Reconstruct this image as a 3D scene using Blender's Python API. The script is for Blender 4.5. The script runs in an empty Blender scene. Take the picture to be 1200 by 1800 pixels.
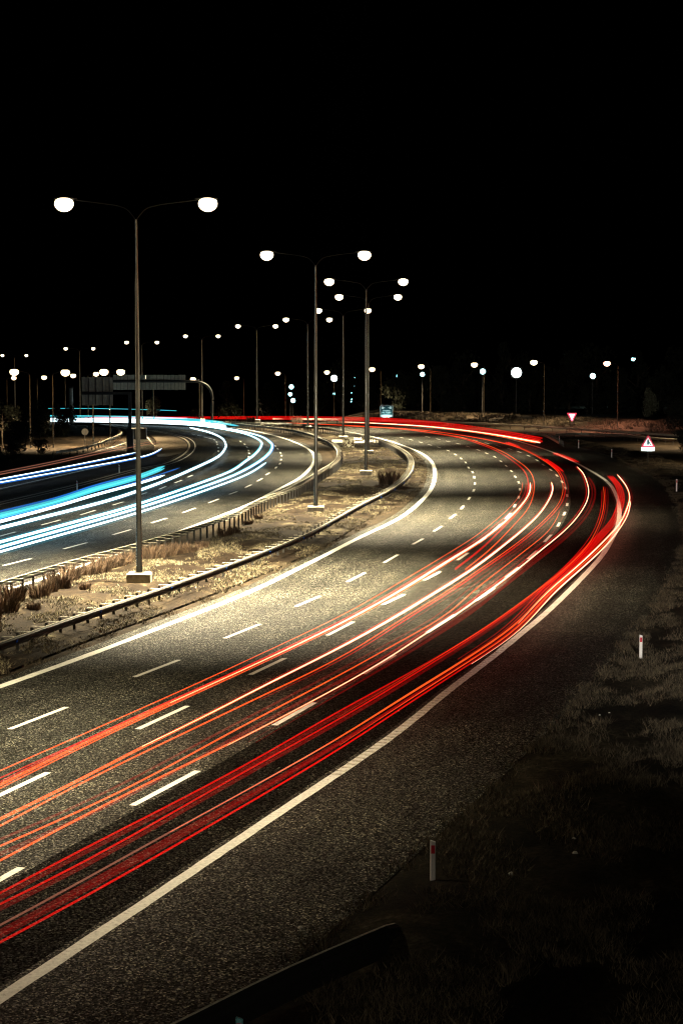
import bpy, math, random
import numpy as np
from mathutils import Vector, noise
random.seed(7); rng = np.random.default_rng(7)
R = math.radians

# ------------------------------------------------------------------ camera
CAM_H = 11.0            # metres above the carriageway (on an overpass)
FOC = 3200.0            # focal length in photograph pixels (photograph 1200 x 1800)
HOR = 632.0             # horizon row
PITCH = math.atan((900 - HOR) / FOC)
scene = bpy.context.scene
cam = bpy.data.cameras.new('camera'); camo = bpy.data.objects.new('camera', cam)
scene.collection.objects.link(camo)
camo.location = (0, 0, CAM_H); camo.rotation_euler = (math.pi / 2 - PITCH, 0, 0)
cam.sensor_fit = 'VERTICAL'; cam.sensor_height = 36.0; cam.lens = 36.0 * FOC / 1800.0
cam.clip_start = 0.5; cam.clip_end = 4000
scene.camera = camo

# ------------------------------------------------------------------ night sky
world = bpy.data.worlds.new('World'); scene.world = world; world.use_nodes = True
wn = world.node_tree; wn.nodes.clear()
sky = wn.nodes.new('ShaderNodeTexSky'); sky.sky_type = 'NISHITA'; sky.sun_disc = False
sky.sun_elevation = R(-9); sky.sun_rotation = R(200)
bg = wn.nodes.new('ShaderNodeBackground'); bg.inputs['Strength'].default_value = 0.02
wo = wn.nodes.new('ShaderNodeOutputWorld')
wn.links.new(sky.outputs[0], bg.inputs[0]); wn.links.new(bg.outputs[0], wo.inputs[0])

scene.view_settings.view_transform = 'Standard'; scene.view_settings.look = 'None'
scene.view_settings.exposure = 0.0; scene.view_settings.gamma = 1.0
scene.view_settings.use_curve_mapping = False
scene.render.engine = 'CYCLES'
scene.cycles.use_denoising = True
scene.cycles.transparent_max_bounces = 48; scene.cycles.max_bounces = 4; scene.cycles.diffuse_bounces = 2; scene.cycles.glossy_bounces = 2
scene.cycles.sample_clamp_indirect = 2.0
scene.cycles.filter_width = 1.2

TWIN_W = 190000.0        # power of the tall twin lamps
SINGLE_W = 28000.0      # power of the lower single lamps

# ------------------------------------------------------------------ terrain + projection
def terr(x, y):
    """The road is level for 300 m and then runs downhill, away from the overpass."""
    t = y - 292.0
    if t <= 0: return 0.0
    if t < 50: return -0.0315 * t * t / 100.0
    return -0.0315 * (t - 25.0)

def ray(px, py):
    dx, dz = px - 600.0, -(py - 900.0)
    c, s = math.cos(PITCH), math.sin(PITCH)
    return (dx, FOC * c + dz * s, -FOC * s + dz * c)

def G(px, py, h=0.0):
    """Point of the photograph on the ground (or h metres above it)."""
    r = ray(px, py); k0 = r[0] / r[1]; kz = r[2] / r[1]
    y = (h - CAM_H) / kz if kz < -1e-6 else 900.0
    if y <= 292.0 or kz > -0.012: 
        if y <= 292: return Vector((k0 * y, y, h))
    lo, hi = 280.0, 900.0
    f = lambda d: CAM_H + kz * d - terr(0, d) - h
    if f(hi) > 0: return Vector((k0 * hi, hi, terr(0, hi) + h))
    for _ in range(40):
        m = (lo + hi) / 2
        if f(m) > 0: lo = m
        else: hi = m
    return Vector((k0 * lo, lo, terr(0, lo) + h))

def at(px, py, d):
    """Point of the photograph at distance d."""
    r = ray(px, py); return Vector((r[0] / r[1] * d, d, CAM_H + r[2] / r[1] * d))

def spline(P, step=2.0, smooth=2):
    """Resample a world polyline evenly with a Catmull-Rom curve, then relax it a little."""
    P = [Vector(p) for p in P]
    out = []
    for i in range(len(P) - 1):
        p0 = P[max(i - 1, 0)]; p1 = P[i]; p2 = P[i + 1]; p3 = P[min(i + 2, len(P) - 1)]
        n = max(2, int((p2 - p1).length / step * 2))
        m1 = (p2 - p0) * 0.5; m2 = (p3 - p1) * 0.5
        if i > 0:
            m1 = m1 * min(1, (p2 - p1).length * 2 / ((p2 - p1).length + (p1 - p0).length))
        for k in range(n):
            t = k / n; t2 = t * t; t3 = t2 * t
            out.append((2*t3-3*t2+1)*p1 + (t3-2*t2+t)*m1 + (-2*t3+3*t2)*p2 + (t3-t2)*m2)
    out.append(P[-1])
    A = np.array([tuple(v) for v in out])
    s = np.r_[0, np.cumsum(np.linalg.norm(np.diff(A, axis=0), axis=1))]
    n = max(3, int(s[-1] / step) + 1); u = np.linspace(0, s[-1], n)
    A = np.c_[[np.interp(u, s, A[:, k]) for k in range(3)]].T
    for _ in range(smooth):
        B = A.copy(); B[1:-1] = 0.25 * A[:-2] + 0.5 * A[1:-1] + 0.25 * A[2:]; A = B
    return [Vector(a) for a in A]

def drop(P, h):
    return [Vector((p.x, p.y, terr(p.x, p.y) + h)) for p in P]

def extend(P, a=0.0, b=0.0):
    P = list(P)
    if a: P.insert(0, P[0] + (P[0] - P[1]).normalized() * a)
    if b: P.append(P[-1] + (P[-1] - P[-2]).normalized() * b)
    return P

def offset(P, d):
    """Shift a polyline sideways (positive = to the right of its direction)."""
    out = []
    for i, p in enumerate(P):
        t = (P[min(i + 1, len(P) - 1)] - P[max(i - 1, 0)]); t.z = 0; t.normalize()
        out.append(Vector((p.x + t.y * d, p.y - t.x * d, p.z)))
    return out

def on_curve(P, s):
    """Point and direction at arc length s."""
    acc = 0
    for i in range(len(P) - 1):
        L = (P[i + 1] - P[i]).length
        if acc + L >= s or i == len(P) - 2:
            t = (s - acc) / max(L, 1e-6); return P[i].lerp(P[i + 1], t), (P[i + 1] - P[i]).normalized()
        acc += L
def length(P): return sum((P[i + 1] - P[i]).length for i in range(len(P) - 1))

# ------------------------------------------------------------------ materials
MATS = {}
def newmat(name):
    m = bpy.data.materials.new(name); m.use_nodes = True; nt = m.node_tree
    b = nt.nodes['Principled BSDF']; MATS[name] = m
    return m, nt, b
def N(nt, kind, **kw):
    n = nt.nodes.new(kind)
    for k, v in kw.items():
        if k in n.inputs: n.inputs[k].default_value = v
        else: setattr(n, k, v)
    return n
def ramp(nt, stops):
    r = nt.nodes.new('ShaderNodeValToRGB'); e = r.color_ramp.elements
    while len(e) > len(stops): e.remove(e[-1])
    while len(e) < len(stops): e.new(1.0)
    for i, (p, c) in enumerate(stops):
        e[i].position = p; e[i].color = (*c, 1) if len(c) == 3 else c
    return r
def mix(nt, a, b, fac, mode='MIX'):
    m = nt.nodes.new('ShaderNodeMix'); m.data_type = 'RGBA'; m.blend_type = mode
    for s, v in ((0, fac), (6, a), (7, b)):
        if hasattr(v, 'is_output'): nt.links.new(v, m.inputs[s])
        else: m.inputs[s].default_value = v if s == 0 else (*v, 1)
    return m.outputs[2]
def pos(nt):
    return nt.nodes.new('ShaderNodeNewGeometry').outputs['Position']
def plain(name, col, rough=0.6, metal=0.0, var=0.25, scale=3.0, spec=0.5):
    """A painted / metal / concrete surface with uneven tone and grain."""
    m, nt, b = newmat(name)
    t = nt.nodes.new('ShaderNodeTexCoord').outputs['Object']
    n = N(nt, 'ShaderNodeTexNoise', Scale=scale, Detail=6.0, Roughness=0.65)
    nt.links.new(t, n.inputs['Vector'])
    r = ramp(nt, [(0.3, tuple(c * (1 - var) for c in col)), (0.7, tuple(min(1, c * (1 + var)) for c in col))])
    nt.links.new(n.outputs[0], r.inputs[0]); nt.links.new(r.outputs[0], b.inputs['Base Color'])
    b.inputs['Roughness'].default_value = rough; b.inputs['Metallic'].default_value = metal
    b.inputs['Specular IOR Level'].default_value = spec
    bp = N(nt, 'ShaderNodeBump', Strength=0.25, Distance=0.01); nt.links.new(n.outputs[0], bp.inputs['Height'])
    nt.links.new(bp.outputs[0], b.inputs['Normal'])
    return m
def glow(name, col, strength, var=0.0, clear=False):
    m, nt, b = newmat(name)
    e = nt.nodes.new('ShaderNodeEmission'); e.inputs[0].default_value = (*col, 1); e.inputs[1].default_value = strength
    if var:
        p = pos(nt); n = N(nt, 'ShaderNodeTexNoise', Scale=0.035, Detail=3.0); nt.links.new(p, n.inputs['Vector'])
        mr = N(nt, 'ShaderNodeMapRange'); mr.inputs[1].default_value = 0.35; mr.inputs[2].default_value = 0.65
        mr.inputs[3].default_value = strength * (1 - var); mr.inputs[4].default_value = strength * (1 + var)
        nt.links.new(n.outputs[0], mr.inputs[0]); nt.links.new(mr.outputs[0], e.inputs[1])
    o = [x for x in nt.nodes if x.type == 'OUTPUT_MATERIAL'][0]
    if clear:      # light only, nothing solid: it neither hides nor shades what lies behind
        tr = nt.nodes.new('ShaderNodeBsdfTransparent'); ad = nt.nodes.new('ShaderNodeAddShader')
        nt.links.new(e.outputs[0], ad.inputs[0]); nt.links.new(tr.outputs[0], ad.inputs[1]); nt.links.new(ad.outputs[0], o.inputs['Surface'])
    else: nt.links.new(e.outputs[0], o.inputs['Surface'])
    nt.nodes.remove(b)
    return m

def asphalt(name, dark=1.0):
    m, nt, b = newmat(name); p = pos(nt)
    v = N(nt, 'ShaderNodeTexVoronoi', Scale=29.0); nt.links.new(p, v.inputs['Vector'])
    sep = nt.nodes.new('ShaderNodeSeparateColor'); nt.links.new(v.outputs['Color'], sep.inputs[0])
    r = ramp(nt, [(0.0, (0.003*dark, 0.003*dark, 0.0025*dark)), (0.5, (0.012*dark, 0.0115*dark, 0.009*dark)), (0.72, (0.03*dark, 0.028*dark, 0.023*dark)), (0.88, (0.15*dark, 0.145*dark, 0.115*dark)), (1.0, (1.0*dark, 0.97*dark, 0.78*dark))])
    nt.links.new(sep.outputs[0], r.inputs[0])
    # wear: long uneven patches
    n = N(nt, 'ShaderNodeTexNoise', Scale=0.22, Detail=7.0, Roughness=0.62); nt.links.new(p, n.inputs['Vector'])
    r2 = ramp(nt, [(0.32, (0.5, 0.5, 0.5)), (0.5, (0.95, 0.95, 0.95)), (0.72, (1.45, 1.4, 1.3))])
    nt.links.new(n.outputs[0], r2.inputs[0])
    c = mix(nt, r.outputs[0], r2.outputs[0], 1.0, 'MULTIPLY')
    n3 = N(nt, 'ShaderNodeTexNoise', Scale=7.0, Detail=4.0); nt.links.new(p, n3.inputs['Vector'])
    r3 = ramp(nt, [(0.35, (0.7, 0.7, 0.7)), (0.65, (1.25, 1.25, 1.25))]); nt.links.new(n3.outputs[0], r3.inputs[0])
    c = mix(nt, c, r3.outputs[0], 1.0, 'MULTIPLY')
    # polished wheel tracks and dark oil line of every lane
    aa = nt.nodes.new('ShaderNodeAttribute'); aa.attribute_name = 'across'
    m1 = N(nt, 'ShaderNodeMath', operation='MULTIPLY_ADD'); nt.links.new(aa.outputs['Fac'], m1.inputs[0]); m1.inputs[1].default_value = 2*math.pi/1.83; m1.inputs[2].default_value = -2*math.pi*.75/1.83 + 1.6
    m2 = N(nt, 'ShaderNodeMath', operation='SINE'); nt.links.new(m1.outputs[0], m2.inputs[0])
    m3 = N(nt, 'ShaderNodeMapRange'); m3.inputs[1].default_value = -1; m3.inputs[2].default_value = 1; m3.inputs[3].default_value = .78; m3.inputs[4].default_value = 1.15
    nt.links.new(m2.outputs[0], m3.inputs[0]); c = mix(nt, c, m3.outputs[0], 1.0, 'MULTIPLY')
    # sealed cracks
    vc = N(nt, 'ShaderNodeTexVoronoi', Scale=0.16, feature='DISTANCE_TO_EDGE'); nd = N(nt, 'ShaderNodeTexNoise', Scale=0.8, Detail=5.0); nt.links.new(p, nd.inputs['Vector'])
    mv = N(nt, 'ShaderNodeVectorMath', operation='MULTIPLY_ADD'); nt.links.new(nd.outputs['Color'], mv.inputs[0]); mv.inputs[1].default_value = (1.6, 1.6, 0); nt.links.new(p, mv.inputs[2]); nt.links.new(mv.outputs[0], vc.inputs['Vector'])
    rc = ramp(nt, [(0.0, (0.4,)*3), (0.006, (0.45,)*3), (0.011, (1,)*3)]); nt.links.new(vc.outputs['Distance'], rc.inputs[0]); c = mix(nt, c, rc.outputs[0], 1.0, 'MULTIPLY')
    nt.links.new(c, b.inputs['Base Color'])
    rr = ramp(nt, [(0.0, (0.85,)*3), (1.0, (0.45,)*3)]); nt.links.new(sep.outputs[1], rr.inputs[0])
    nt.links.new(rr.outputs[0], b.inputs['Roughness'])
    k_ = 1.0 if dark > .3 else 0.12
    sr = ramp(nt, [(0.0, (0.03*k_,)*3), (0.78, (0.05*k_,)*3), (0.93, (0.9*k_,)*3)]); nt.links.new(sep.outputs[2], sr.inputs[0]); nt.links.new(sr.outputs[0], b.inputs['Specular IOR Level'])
    bp = N(nt, 'ShaderNodeBump', Strength=0.8, Distance=0.012); nt.links.new(v.outputs['Distance'], bp.inputs['Height'])
    nt.links.new(bp.outputs[0], b.inputs['Normal'])
    return m

def soil(name, stops, scale=0.8, fine=14.0, bump=0.05):
    m, nt, b = newmat(name); p = pos(nt)
    mp = N(nt, 'ShaderNodeMapping'); mp.inputs['Scale'].default_value = (1.0, 0.55, 1.0); nt.links.new(p, mp.inputs[0])
    n = N(nt, 'ShaderNodeTexNoise', Scale=scale, Detail=9.0, Roughness=0.68, Distortion=0.6); nt.links.new(mp.outputs[0], n.inputs['Vector'])
    r = ramp(nt, stops); nt.links.new(n.outputs[0], r.inputs[0])
    n2 = N(nt, 'ShaderNodeTexNoise', Scale=fine, Detail=6.0, Roughness=0.75); nt.links.new(p, n2.inputs['Vector'])
    r2 = ramp(nt, [(0.36, (0.3, 0.3, 0.3)), (0.5, (0.9, 0.9, 0.9)), (0.66, (1.8, 1.75, 1.6))]); nt.links.new(n2.outputs[0], r2.inputs[0])
    nt.links.new(mix(nt, r.outputs[0], r2.outputs[0], 1.0, 'MULTIPLY'), b.inputs['Base Color'])
    b.inputs['Roughness'].default_value = 0.95; b.inputs['Specular IOR Level'].default_value = 0.1
    bp = N(nt, 'ShaderNodeBump', Strength=1.0, Distance=bump); nt.links.new(n2.outputs[0], bp.inputs['Height'])
    nt.links.new(bp.outputs[0], b.inputs['Normal'])
    return m

def paint(name, col=(0.84, 0.83, 0.76), wear=0.5):
    """Road paint: chipped, with the asphalt showing through."""
    m, nt, b = newmat(name); p = pos(nt)
    n = N(nt, 'ShaderNodeTexNoise', Scale=9.0, Detail=8.0, Roughness=0.8); nt.links.new(p, n.inputs['Vector'])
    r = ramp(nt, [(0.30 + 0.1 * wear, (0.09, 0.085, 0.07)), (0.36 + 0.1 * wear, tuple(c * 0.7 for c in col)), (0.6, col)])
    nt.links.new(n.outputs[0], r.inputs[0]); nt.links.new(r.outputs[0], b.inputs['Base Color'])
    b.inputs['Roughness'].default_value = 0.6
    bp = N(nt, 'ShaderNodeBump', Strength=0.4, Distance=0.006); nt.links.new(n.outputs[0], bp.inputs['Height'])
    nt.links.new(bp.outputs[0], b.inputs['Normal'])
    return m

def foliage(name, a, c):
    m, nt, b = newmat(name)
    g = nt.nodes.new('ShaderNodeNewGeometry'); r = ramp(nt, [(0.0, a), (1.0, c)])
    nt.links.new(g.outputs['Random Per Island'], r.inputs[0])
    n = N(nt, 'ShaderNodeTexNoise', Scale=2.0, Detail=3.0); nt.links.new(g.outputs['Position'], n.inputs['Vector'])
    r2 = ramp(nt, [(0.35, (0.6, 0.6, 0.6)), (0.65, (1.3, 1.3, 1.3))]); nt.links.new(n.outputs[0], r2.inputs[0])
    nt.links.new(mix(nt, r.outputs[0], r2.outputs[0], 1.0, 'MULTIPLY'), b.inputs['Base Color'])
    b.inputs['Roughness'].default_value = 0.8; b.inputs['Specular IOR Level'].default_value = 0.2
    return m

M_ASPH = asphalt('asphalt', 0.40); M_ASPH3 = asphalt('asphalt_old', 0.301); M_ASPH2 = asphalt('asphalt_darkened', 0.09)  # the last one carries the slow lane's darkness in its colour
M_GRAVEL = soil('gravel_island', [(0.3, (0.10, 0.09, 0.07)), (0.7, (0.22, 0.19, 0.15))], 0.5, 10, 0.02)
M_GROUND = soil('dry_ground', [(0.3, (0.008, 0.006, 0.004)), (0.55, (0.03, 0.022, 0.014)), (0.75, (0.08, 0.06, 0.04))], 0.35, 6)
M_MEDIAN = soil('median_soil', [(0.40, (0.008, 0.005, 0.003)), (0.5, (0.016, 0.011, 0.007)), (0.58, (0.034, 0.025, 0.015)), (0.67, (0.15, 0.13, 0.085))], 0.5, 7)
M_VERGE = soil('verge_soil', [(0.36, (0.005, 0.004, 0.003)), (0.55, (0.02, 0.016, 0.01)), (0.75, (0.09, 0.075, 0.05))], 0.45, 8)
M_PAINT = paint('road_paint'); M_PAINT2 = paint('worn_road_paint', (0.75, 0.72, 0.6), 1.1)
M_STEEL = plain('galvanised_steel', (0.26, 0.25, 0.21), 0.5, 0.4, 0.3, 4)
M_POLE = plain('pole_steel', (0.24, 0.235, 0.21), 0.27, 1.0, 0.2, 2)
M_RAIL = plain('shaded_rail_steel', (0.016, 0.015, 0.014), 0.6, 0.0, 0.3, 4)  # rail face coloured near-black for its side turned from the lamps
M_LIP = plain('lit_rail_steel', (0.5, 0.47, 0.38), 0.5, 0.2, 0.3, 6)  # rail steel coloured pale, standing for lamplight on edges and spacers
M_DARKSTEEL = plain('dark_steel', (0.035, 0.034, 0.032), 0.5, 0.3, 0.3, 3)
M_CONC = plain('concrete', (0.42, 0.39, 0.31), 0.85, 0.0, 0.35, 5)
M_ARM = plain('unlit_arm_black', (0.008, 0.008, 0.008), 0.6, 0, 0.3)  # steel parts coloured near-black to look unlit
M_HEAD = plain('lamp_housing', (0.012, 0.012, 0.012), 0.5, 0.4)
M_SIGNBACK = plain('sign_back_aluminium', (0.62, 0.56, 0.44), 0.6, 0.1, 0.18, 2)
M_WHITE = plain('white_plastic', (0.75, 0.75, 0.73), 0.45, 0, 0.12, 20)
M_RED = plain('red_reflector', (0.55, 0.02, 0.04), 0.35, 0, 0.15, 30)
M_LEAF = foliage('dark_foliage', (0.006, 0.008, 0.005), (0.02, 0.024, 0.014))
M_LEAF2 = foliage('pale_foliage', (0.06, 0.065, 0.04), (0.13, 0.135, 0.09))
M_BARK = plain('bark', (0.06, 0.045, 0.03), 0.9)
M_STRAW = foliage('straw', (0.006, 0.004, 0.003), (0.26, 0.225, 0.145))
M_DRYGRASS = foliage('dry_verge_grass', (0.006, 0.005, 0.003), (0.15, 0.12, 0.078))
M_BANKGRASS = foliage('bank_grass', (0.01, 0.008, 0.005), (0.10, 0.075, 0.05))
M_TWIG = foliage('dry_twigs', (0.02, 0.013, 0.009), (0.15, 0.10, 0.065))
M_WARM = glow('warm_lamp_light', (1.0, 0.82, 0.54), 7)
M_WARM2 = glow('small_warm_lamp_light', (1.0, 0.76, 0.46), 5)
M_PINK = glow('pinkish_lamp_light', (1.0, 0.42, 0.28), 10)
M_CYAN = glow('cold_lamp_light', (0.45, 0.95, 1.0), 8)

# ------------------------------------------------------------------ object helpers
C = scene.collection
def tag(o, label=None, cat=None, group=None, kind=None):
    if label: o['label'] = label
    if cat: o['category'] = cat
    if group: o['group'] = group
    if kind: o['kind'] = kind
    return o
def empty(name, loc, label, cat, group=None, rz=0.0):
    o = bpy.data.objects.new(name, None); C.objects.link(o); o.location = loc; o.rotation_euler.z = rz
    o.empty_display_size = 0.2
    return tag(o, label, cat, group)
class MB:
    def __init__(s): s.v = []; s.f = []
    def add(s, vs, fs):
        k = len(s.v); s.v += [tuple(v) for v in vs]; s.f += [tuple(i + k for i in f) for f in fs]; return s
    def box(s, c, d, rz=0.0, taper=1.0):
        cx, cy, cz = c; a, b, h = d[0]/2, d[1]/2, d[2]/2; co, si = math.cos(rz), math.sin(rz); vs = []
        for z, t in ((-h, 1.0), (h, taper)):
            for x, y in ((-a, -b), (a, -b), (a, b), (-a, b)):
                x *= t; y *= t; vs.append((cx + x*co - y*si, cy + x*si + y*co, cz + z))
        return s.add(vs, [(3,2,1,0),(4,5,6,7),(0,1,5,4),(1,2,6,5),(2,3,7,6),(3,0,4,7)])
    def bevbox(s, c, d, rz=0.0, b=0.02):
        """box with chamfered top edges"""
        x, y, z = c; w, l, h = d
        s.box((x, y, z - b/2), (w, l, h - b), rz)
        k = len(s.v) - 8
        s.f.pop(-5)
        co, si = math.cos(rz), math.sin(rz); n = len(s.v)
        for sx, sy in ((-1,-1),(1,-1),(1,1),(-1,1)):
            px, py = sx*(w/2-b), sy*(l/2-b); s.v.append((x+px*co-py*si, y+px*si+py*co, z+h/2))
        for i in range(4):
            j = (i+1) % 4; s.f.append((k+4+i, k+4+j, n+j, n+i))
        s.f.append((n, n+1, n+2, n+3)); return s
    def tube(s, P, r, n=8, caps=True):
        P = [Vector(p) for p in P]; rs = r if isinstance(r, (list, tuple)) else [r]*len(P); k = len(s.v)
        for i, p in enumerate(P):
            t = (P[min(i+1, len(P)-1)] - P[max(i-1, 0)]).normalized()
            u = t.cross(Vector((0, 0, 1)))
            if u.length < 1e-3: u = Vector((1, 0, 0))
            u.normalize(); w = u.cross(t)
            for j in range(n):
                a = 2*math.pi*j/n; s.v.append(tuple(p + (u*math.cos(a) + w*math.sin(a))*rs[i]))
        for i in range(len(P)-1):
            for j in range(n):
                a = k+i*n+j; b_ = k+i*n+(j+1) % n; s.f.append((a, b_, b_+n, a+n))
        if caps:
            s.f.append(tuple(range(k, k+n))); s.f.append(tuple(range(k+(len(P)-1)*n, k+len(P)*n))[::-1])
        return s
    def sweep(s, P, prof, closed=False):
        """profile = list of (side, up) swept along P; side positive = right."""
        k = len(s.v); m = len(prof)
        for i, p in enumerate(P):
            t = (P[min(i+1, len(P)-1)] - P[max(i-1, 0)]); t.z = 0; t.normalize()
            for a, b_ in prof: s.v.append((p.x + t.y*a, p.y - t.x*a, p.z + b_))
        for i in range(len(P)-1):
            for j in range(m if closed else m-1):
                a = k+i*m+j; b_ = k+i*m+(j+1) % m; s.f.append((a, b_, b_+m, a+m))
        return s
    def mesh(s, name, mat, smooth=False):
        me = bpy.data.meshes.new(name); me.from_pydata(s.v, [], s.f); me.materials.append(mat)
        if smooth: me.polygons.foreach_set('use_smooth', [True]*len(me.polygons))
        me.validate(); return me
    def build(s, name, mat, parent=None, smooth=False):
        o = bpy.data.objects.new(name, s.mesh(name, mat, smooth)); C.objects.link(o)
        if parent is not None: o.parent = parent
        return o
def inst(name, me, parent=None, loc=(0,0,0), rz=0.0, sc=None):
    o = bpy.data.objects.new(name, me); C.objects.link(o)
    if parent is not None: o.parent = parent
    o.location = loc; o.rotation_euler.z = rz
    if sc is not None: o.scale = sc if hasattr(sc, '__len__') else (sc, sc, sc)
    return o
def copy_tree(o, parent=None):
    c = o.copy(); C.objects.link(c); c.parent = parent
    for ch in list(o.children): copy_tree(ch, c)
    return c

def sheet(name, A, B, nu, nv, mat, h=0.0, bump=0.0, bscale=0.3, parent=None):
    """surface lofted between two polylines, following the terrain."""
    def res(P, n):
        L = length(P); a = np.array([tuple(p) for p in P]); s_ = np.r_[0, np.cumsum(np.linalg.norm(np.diff(a, axis=0), axis=1))]
        u = np.linspace(0, s_[-1], n); return [Vector([np.interp(q, s_, a[:, k]) for k in range(3)]) for q in u]
    A = res(A, nu); B = res(B, nu); mb = MB()
    for i in range(nu):
        for j in range(nv):
            p = A[i].lerp(B[i], j/(nv-1)); z = terr(p.x, p.y) + h
            if bump:
                e = min(1.0, 4*min(j, nv-1-j)/(nv-1))
                z += e * bump * (0.5 + noise.fractal(Vector((p.x*bscale, p.y*bscale, 3)), 1.0, 2.0, 4))
            mb.v.append((p.x, p.y, z))
    for i in range(nu-1):
        for j in range(nv-1):
            a = i*nv+j; mb.f.append((a, a+1, a+nv+1, a+nv))
    o = mb.build(name, mat, parent, True)
    at_ = o.data.attributes.new('across', 'FLOAT', 'POINT'); at_.data.foreach_set('value', [(A[i] - B[i]).length*j/(nv-1) for i in range(nu) for j in range(nv)])
    return o

# ------------------------------------------------------------------ traced lines of the place (points of the photograph on the ground)
L0 = [(0,1207),(100,1172),(200,1135),(325,1086),(400,1057),(450,1036),(483,1020),(567,978),(633,944),(700,912),(733,887),(757,860),(764,833),(757,810),(733,793),(690,777),(650,766.5),(600,757.5),(540,751),(450,747),(350,744.5),(200,741.5),(60,739)]
RL = [(0,1755),(133,1668),(267,1580),(400,1489),(533,1400),(620,1342),(700,1287),(783,1217),(867,1154),(917,1112),(952,1084),(992,1046),(1033,1004),(1060,973),(1083,930),(1088,900),(1083,873),(1067,847),(1033,825),(1000,808),(960,791),(900,773),(850,763),(780,755),(700,749.5),(600,746),(450,743),(300,740.5),(100,738)]
LW = [(0,1040),(100,1010),(200,975),(300,940),(437,887),(483,863),(527,840),(547,820),(553,803),(540,788),(507,773),(467,762),(420,753),(360,748),(280,744.5),(150,742),(40,740)]      # white line beside the median on the left carriageway
LI = [(0,883),(133,852),(240,824),(278,818),(305,809),(325,797),(333,785),(328,774),(310,766),(270,758),(220,752),(150,748),(60,744)]   # inner line of the left carriageway

def GP(pts, h=0.0): return [G(x, y, h) for x, y in pts]
L0w = spline(extend(GP(L0), 22), 2.0, 3); RLw = spline(extend(GP(RL), 12), 2.0, 3)
_w = [(0, 4.1), (20, 4.2), (70, 4.4), (120, 4.4), (150, 4.9), (190, 5.6), (240, 5.1), (300, 4.6), (320, 4.2), (900, 4.0)]
def _edge():
    out = []
    for i, p in enumerate(RLw):
        t = RLw[min(i+1, len(RLw)-1)] - RLw[max(i-1, 0)]; t.z = 0; t.normalize()
        w = np.interp(2.0*i, [a for a, b in _w], [b for a, b in _w]); out.append(Vector((p.x + t.y*w, p.y - t.x*w, p.z)))
    return spline(out, 2.0, 3)
EDw = _edge()
LWw = spline(extend(GP(LW), 30), 2.0, 3); LIw = spline(extend(GP(LI), 40), 2.0, 3)

# ------------------------------------------------------------------ ground
def ground():
    ys = list(np.arange(-60, 290, 8.0)) + list(np.arange(290, 350, 3.0)) + list(np.arange(350, 620, 10.0)) + [640, 700, 800, 1000, 1400, 2000, 3000]
    xs = [-2500, -1200, -600, -300] + list(np.arange(-200, 121, 5.0)) + [200, 400, 900, 2000]
    gx = [5.0, 27.0, 34.0, 46.0, 80.0]; gy = [318.0, 296.0, 284.0, 262.0, 240.0]
    mb = MB()
    for y in ys:
        for x in xs:
            z = terr(x, y) - 0.06
            yg = np.interp(x, gx, gy)
            if x > -5:   # bank beyond the far barrier
                q = min(1, max(0, (y - yg - 4) / 18.0)); q = q*q*(3-2*q); w = min(1, max(0, (x + 5) / 14.0))
                z += (1.3 + 0.7*noise.noise(Vector((x*0.06, y*0.03, 0)))) * q * w
                if y > 292: z -= q * w * terr(x, y) * 0.6
            mb.v.append((x, y, z))
    nx = len(xs)
    for i in range(len(ys)-1):
        for j in range(nx-1):
            a = i*nx+j; mb.f.append((a, a+1, a+nx+1, a+nx))
    return tag(mb.build('ground', M_GROUND, None, True), kind='structure')
ground()

# the two carriageways
inner = offset(L0w, -0.75)
road = tag(sheet('road', inner, EDw, 300, 12, M_ASPH, 0.0), kind='structure')
left_in = offset(LIw, -0.6); left_out = offset(LWw, 0.8)
road2 = tag(sheet('road', left_in, left_out, 220, 12, M_ASPH3, 0.0), kind='structure')
# slow lane: the darkness where trucks pass is painted into this sheet's colour
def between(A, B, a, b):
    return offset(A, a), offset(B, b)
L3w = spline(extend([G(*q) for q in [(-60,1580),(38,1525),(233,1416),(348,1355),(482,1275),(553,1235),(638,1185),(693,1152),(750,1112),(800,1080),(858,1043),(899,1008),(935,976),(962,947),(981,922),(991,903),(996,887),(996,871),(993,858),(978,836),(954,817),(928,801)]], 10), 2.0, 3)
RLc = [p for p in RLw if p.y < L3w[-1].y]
tag(sheet('slow_lane_shade', offset(L3w, .25), offset(RLc, -.3), 160, 5, M_ASPH2, 0.002), kind='structure')
# ramp at far left
RA = [(0,829),(100,809),(170,791),(213,778),(228,767),(222,757),(205,751),(160,747.5),(100,745)]
RB = [(0,862),(133,832),(245,806),(290,793),(276,781),(262,766),(240,757),(215,751),(180,747),(120,744.5)]
RAw = spline(extend(GP(RA), 30), 2.0, 3); RBw = spline(extend(GP(RB), 30), 2.0, 3)
road3 = tag(sheet('ramp_road', RAw, RBw, 110, 6, M_ASPH3, 0.008), kind='structure')
# gravel island in the fork of the ramp
isl = spline(GP([(262,758),(290,762),(308,768),(326,777),(329,788),(318,797),(292,803)]), 1.5, 2)
isl2 = spline(GP([(255,761),(268,768),(275,776),(272,786),(270,792),(272,797),(278,803)]), 1.5, 2)
tag(sheet('gravel_island', isl, isl2, 30, 6, M_GRAVEL, 0.02), kind='structure')

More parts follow.
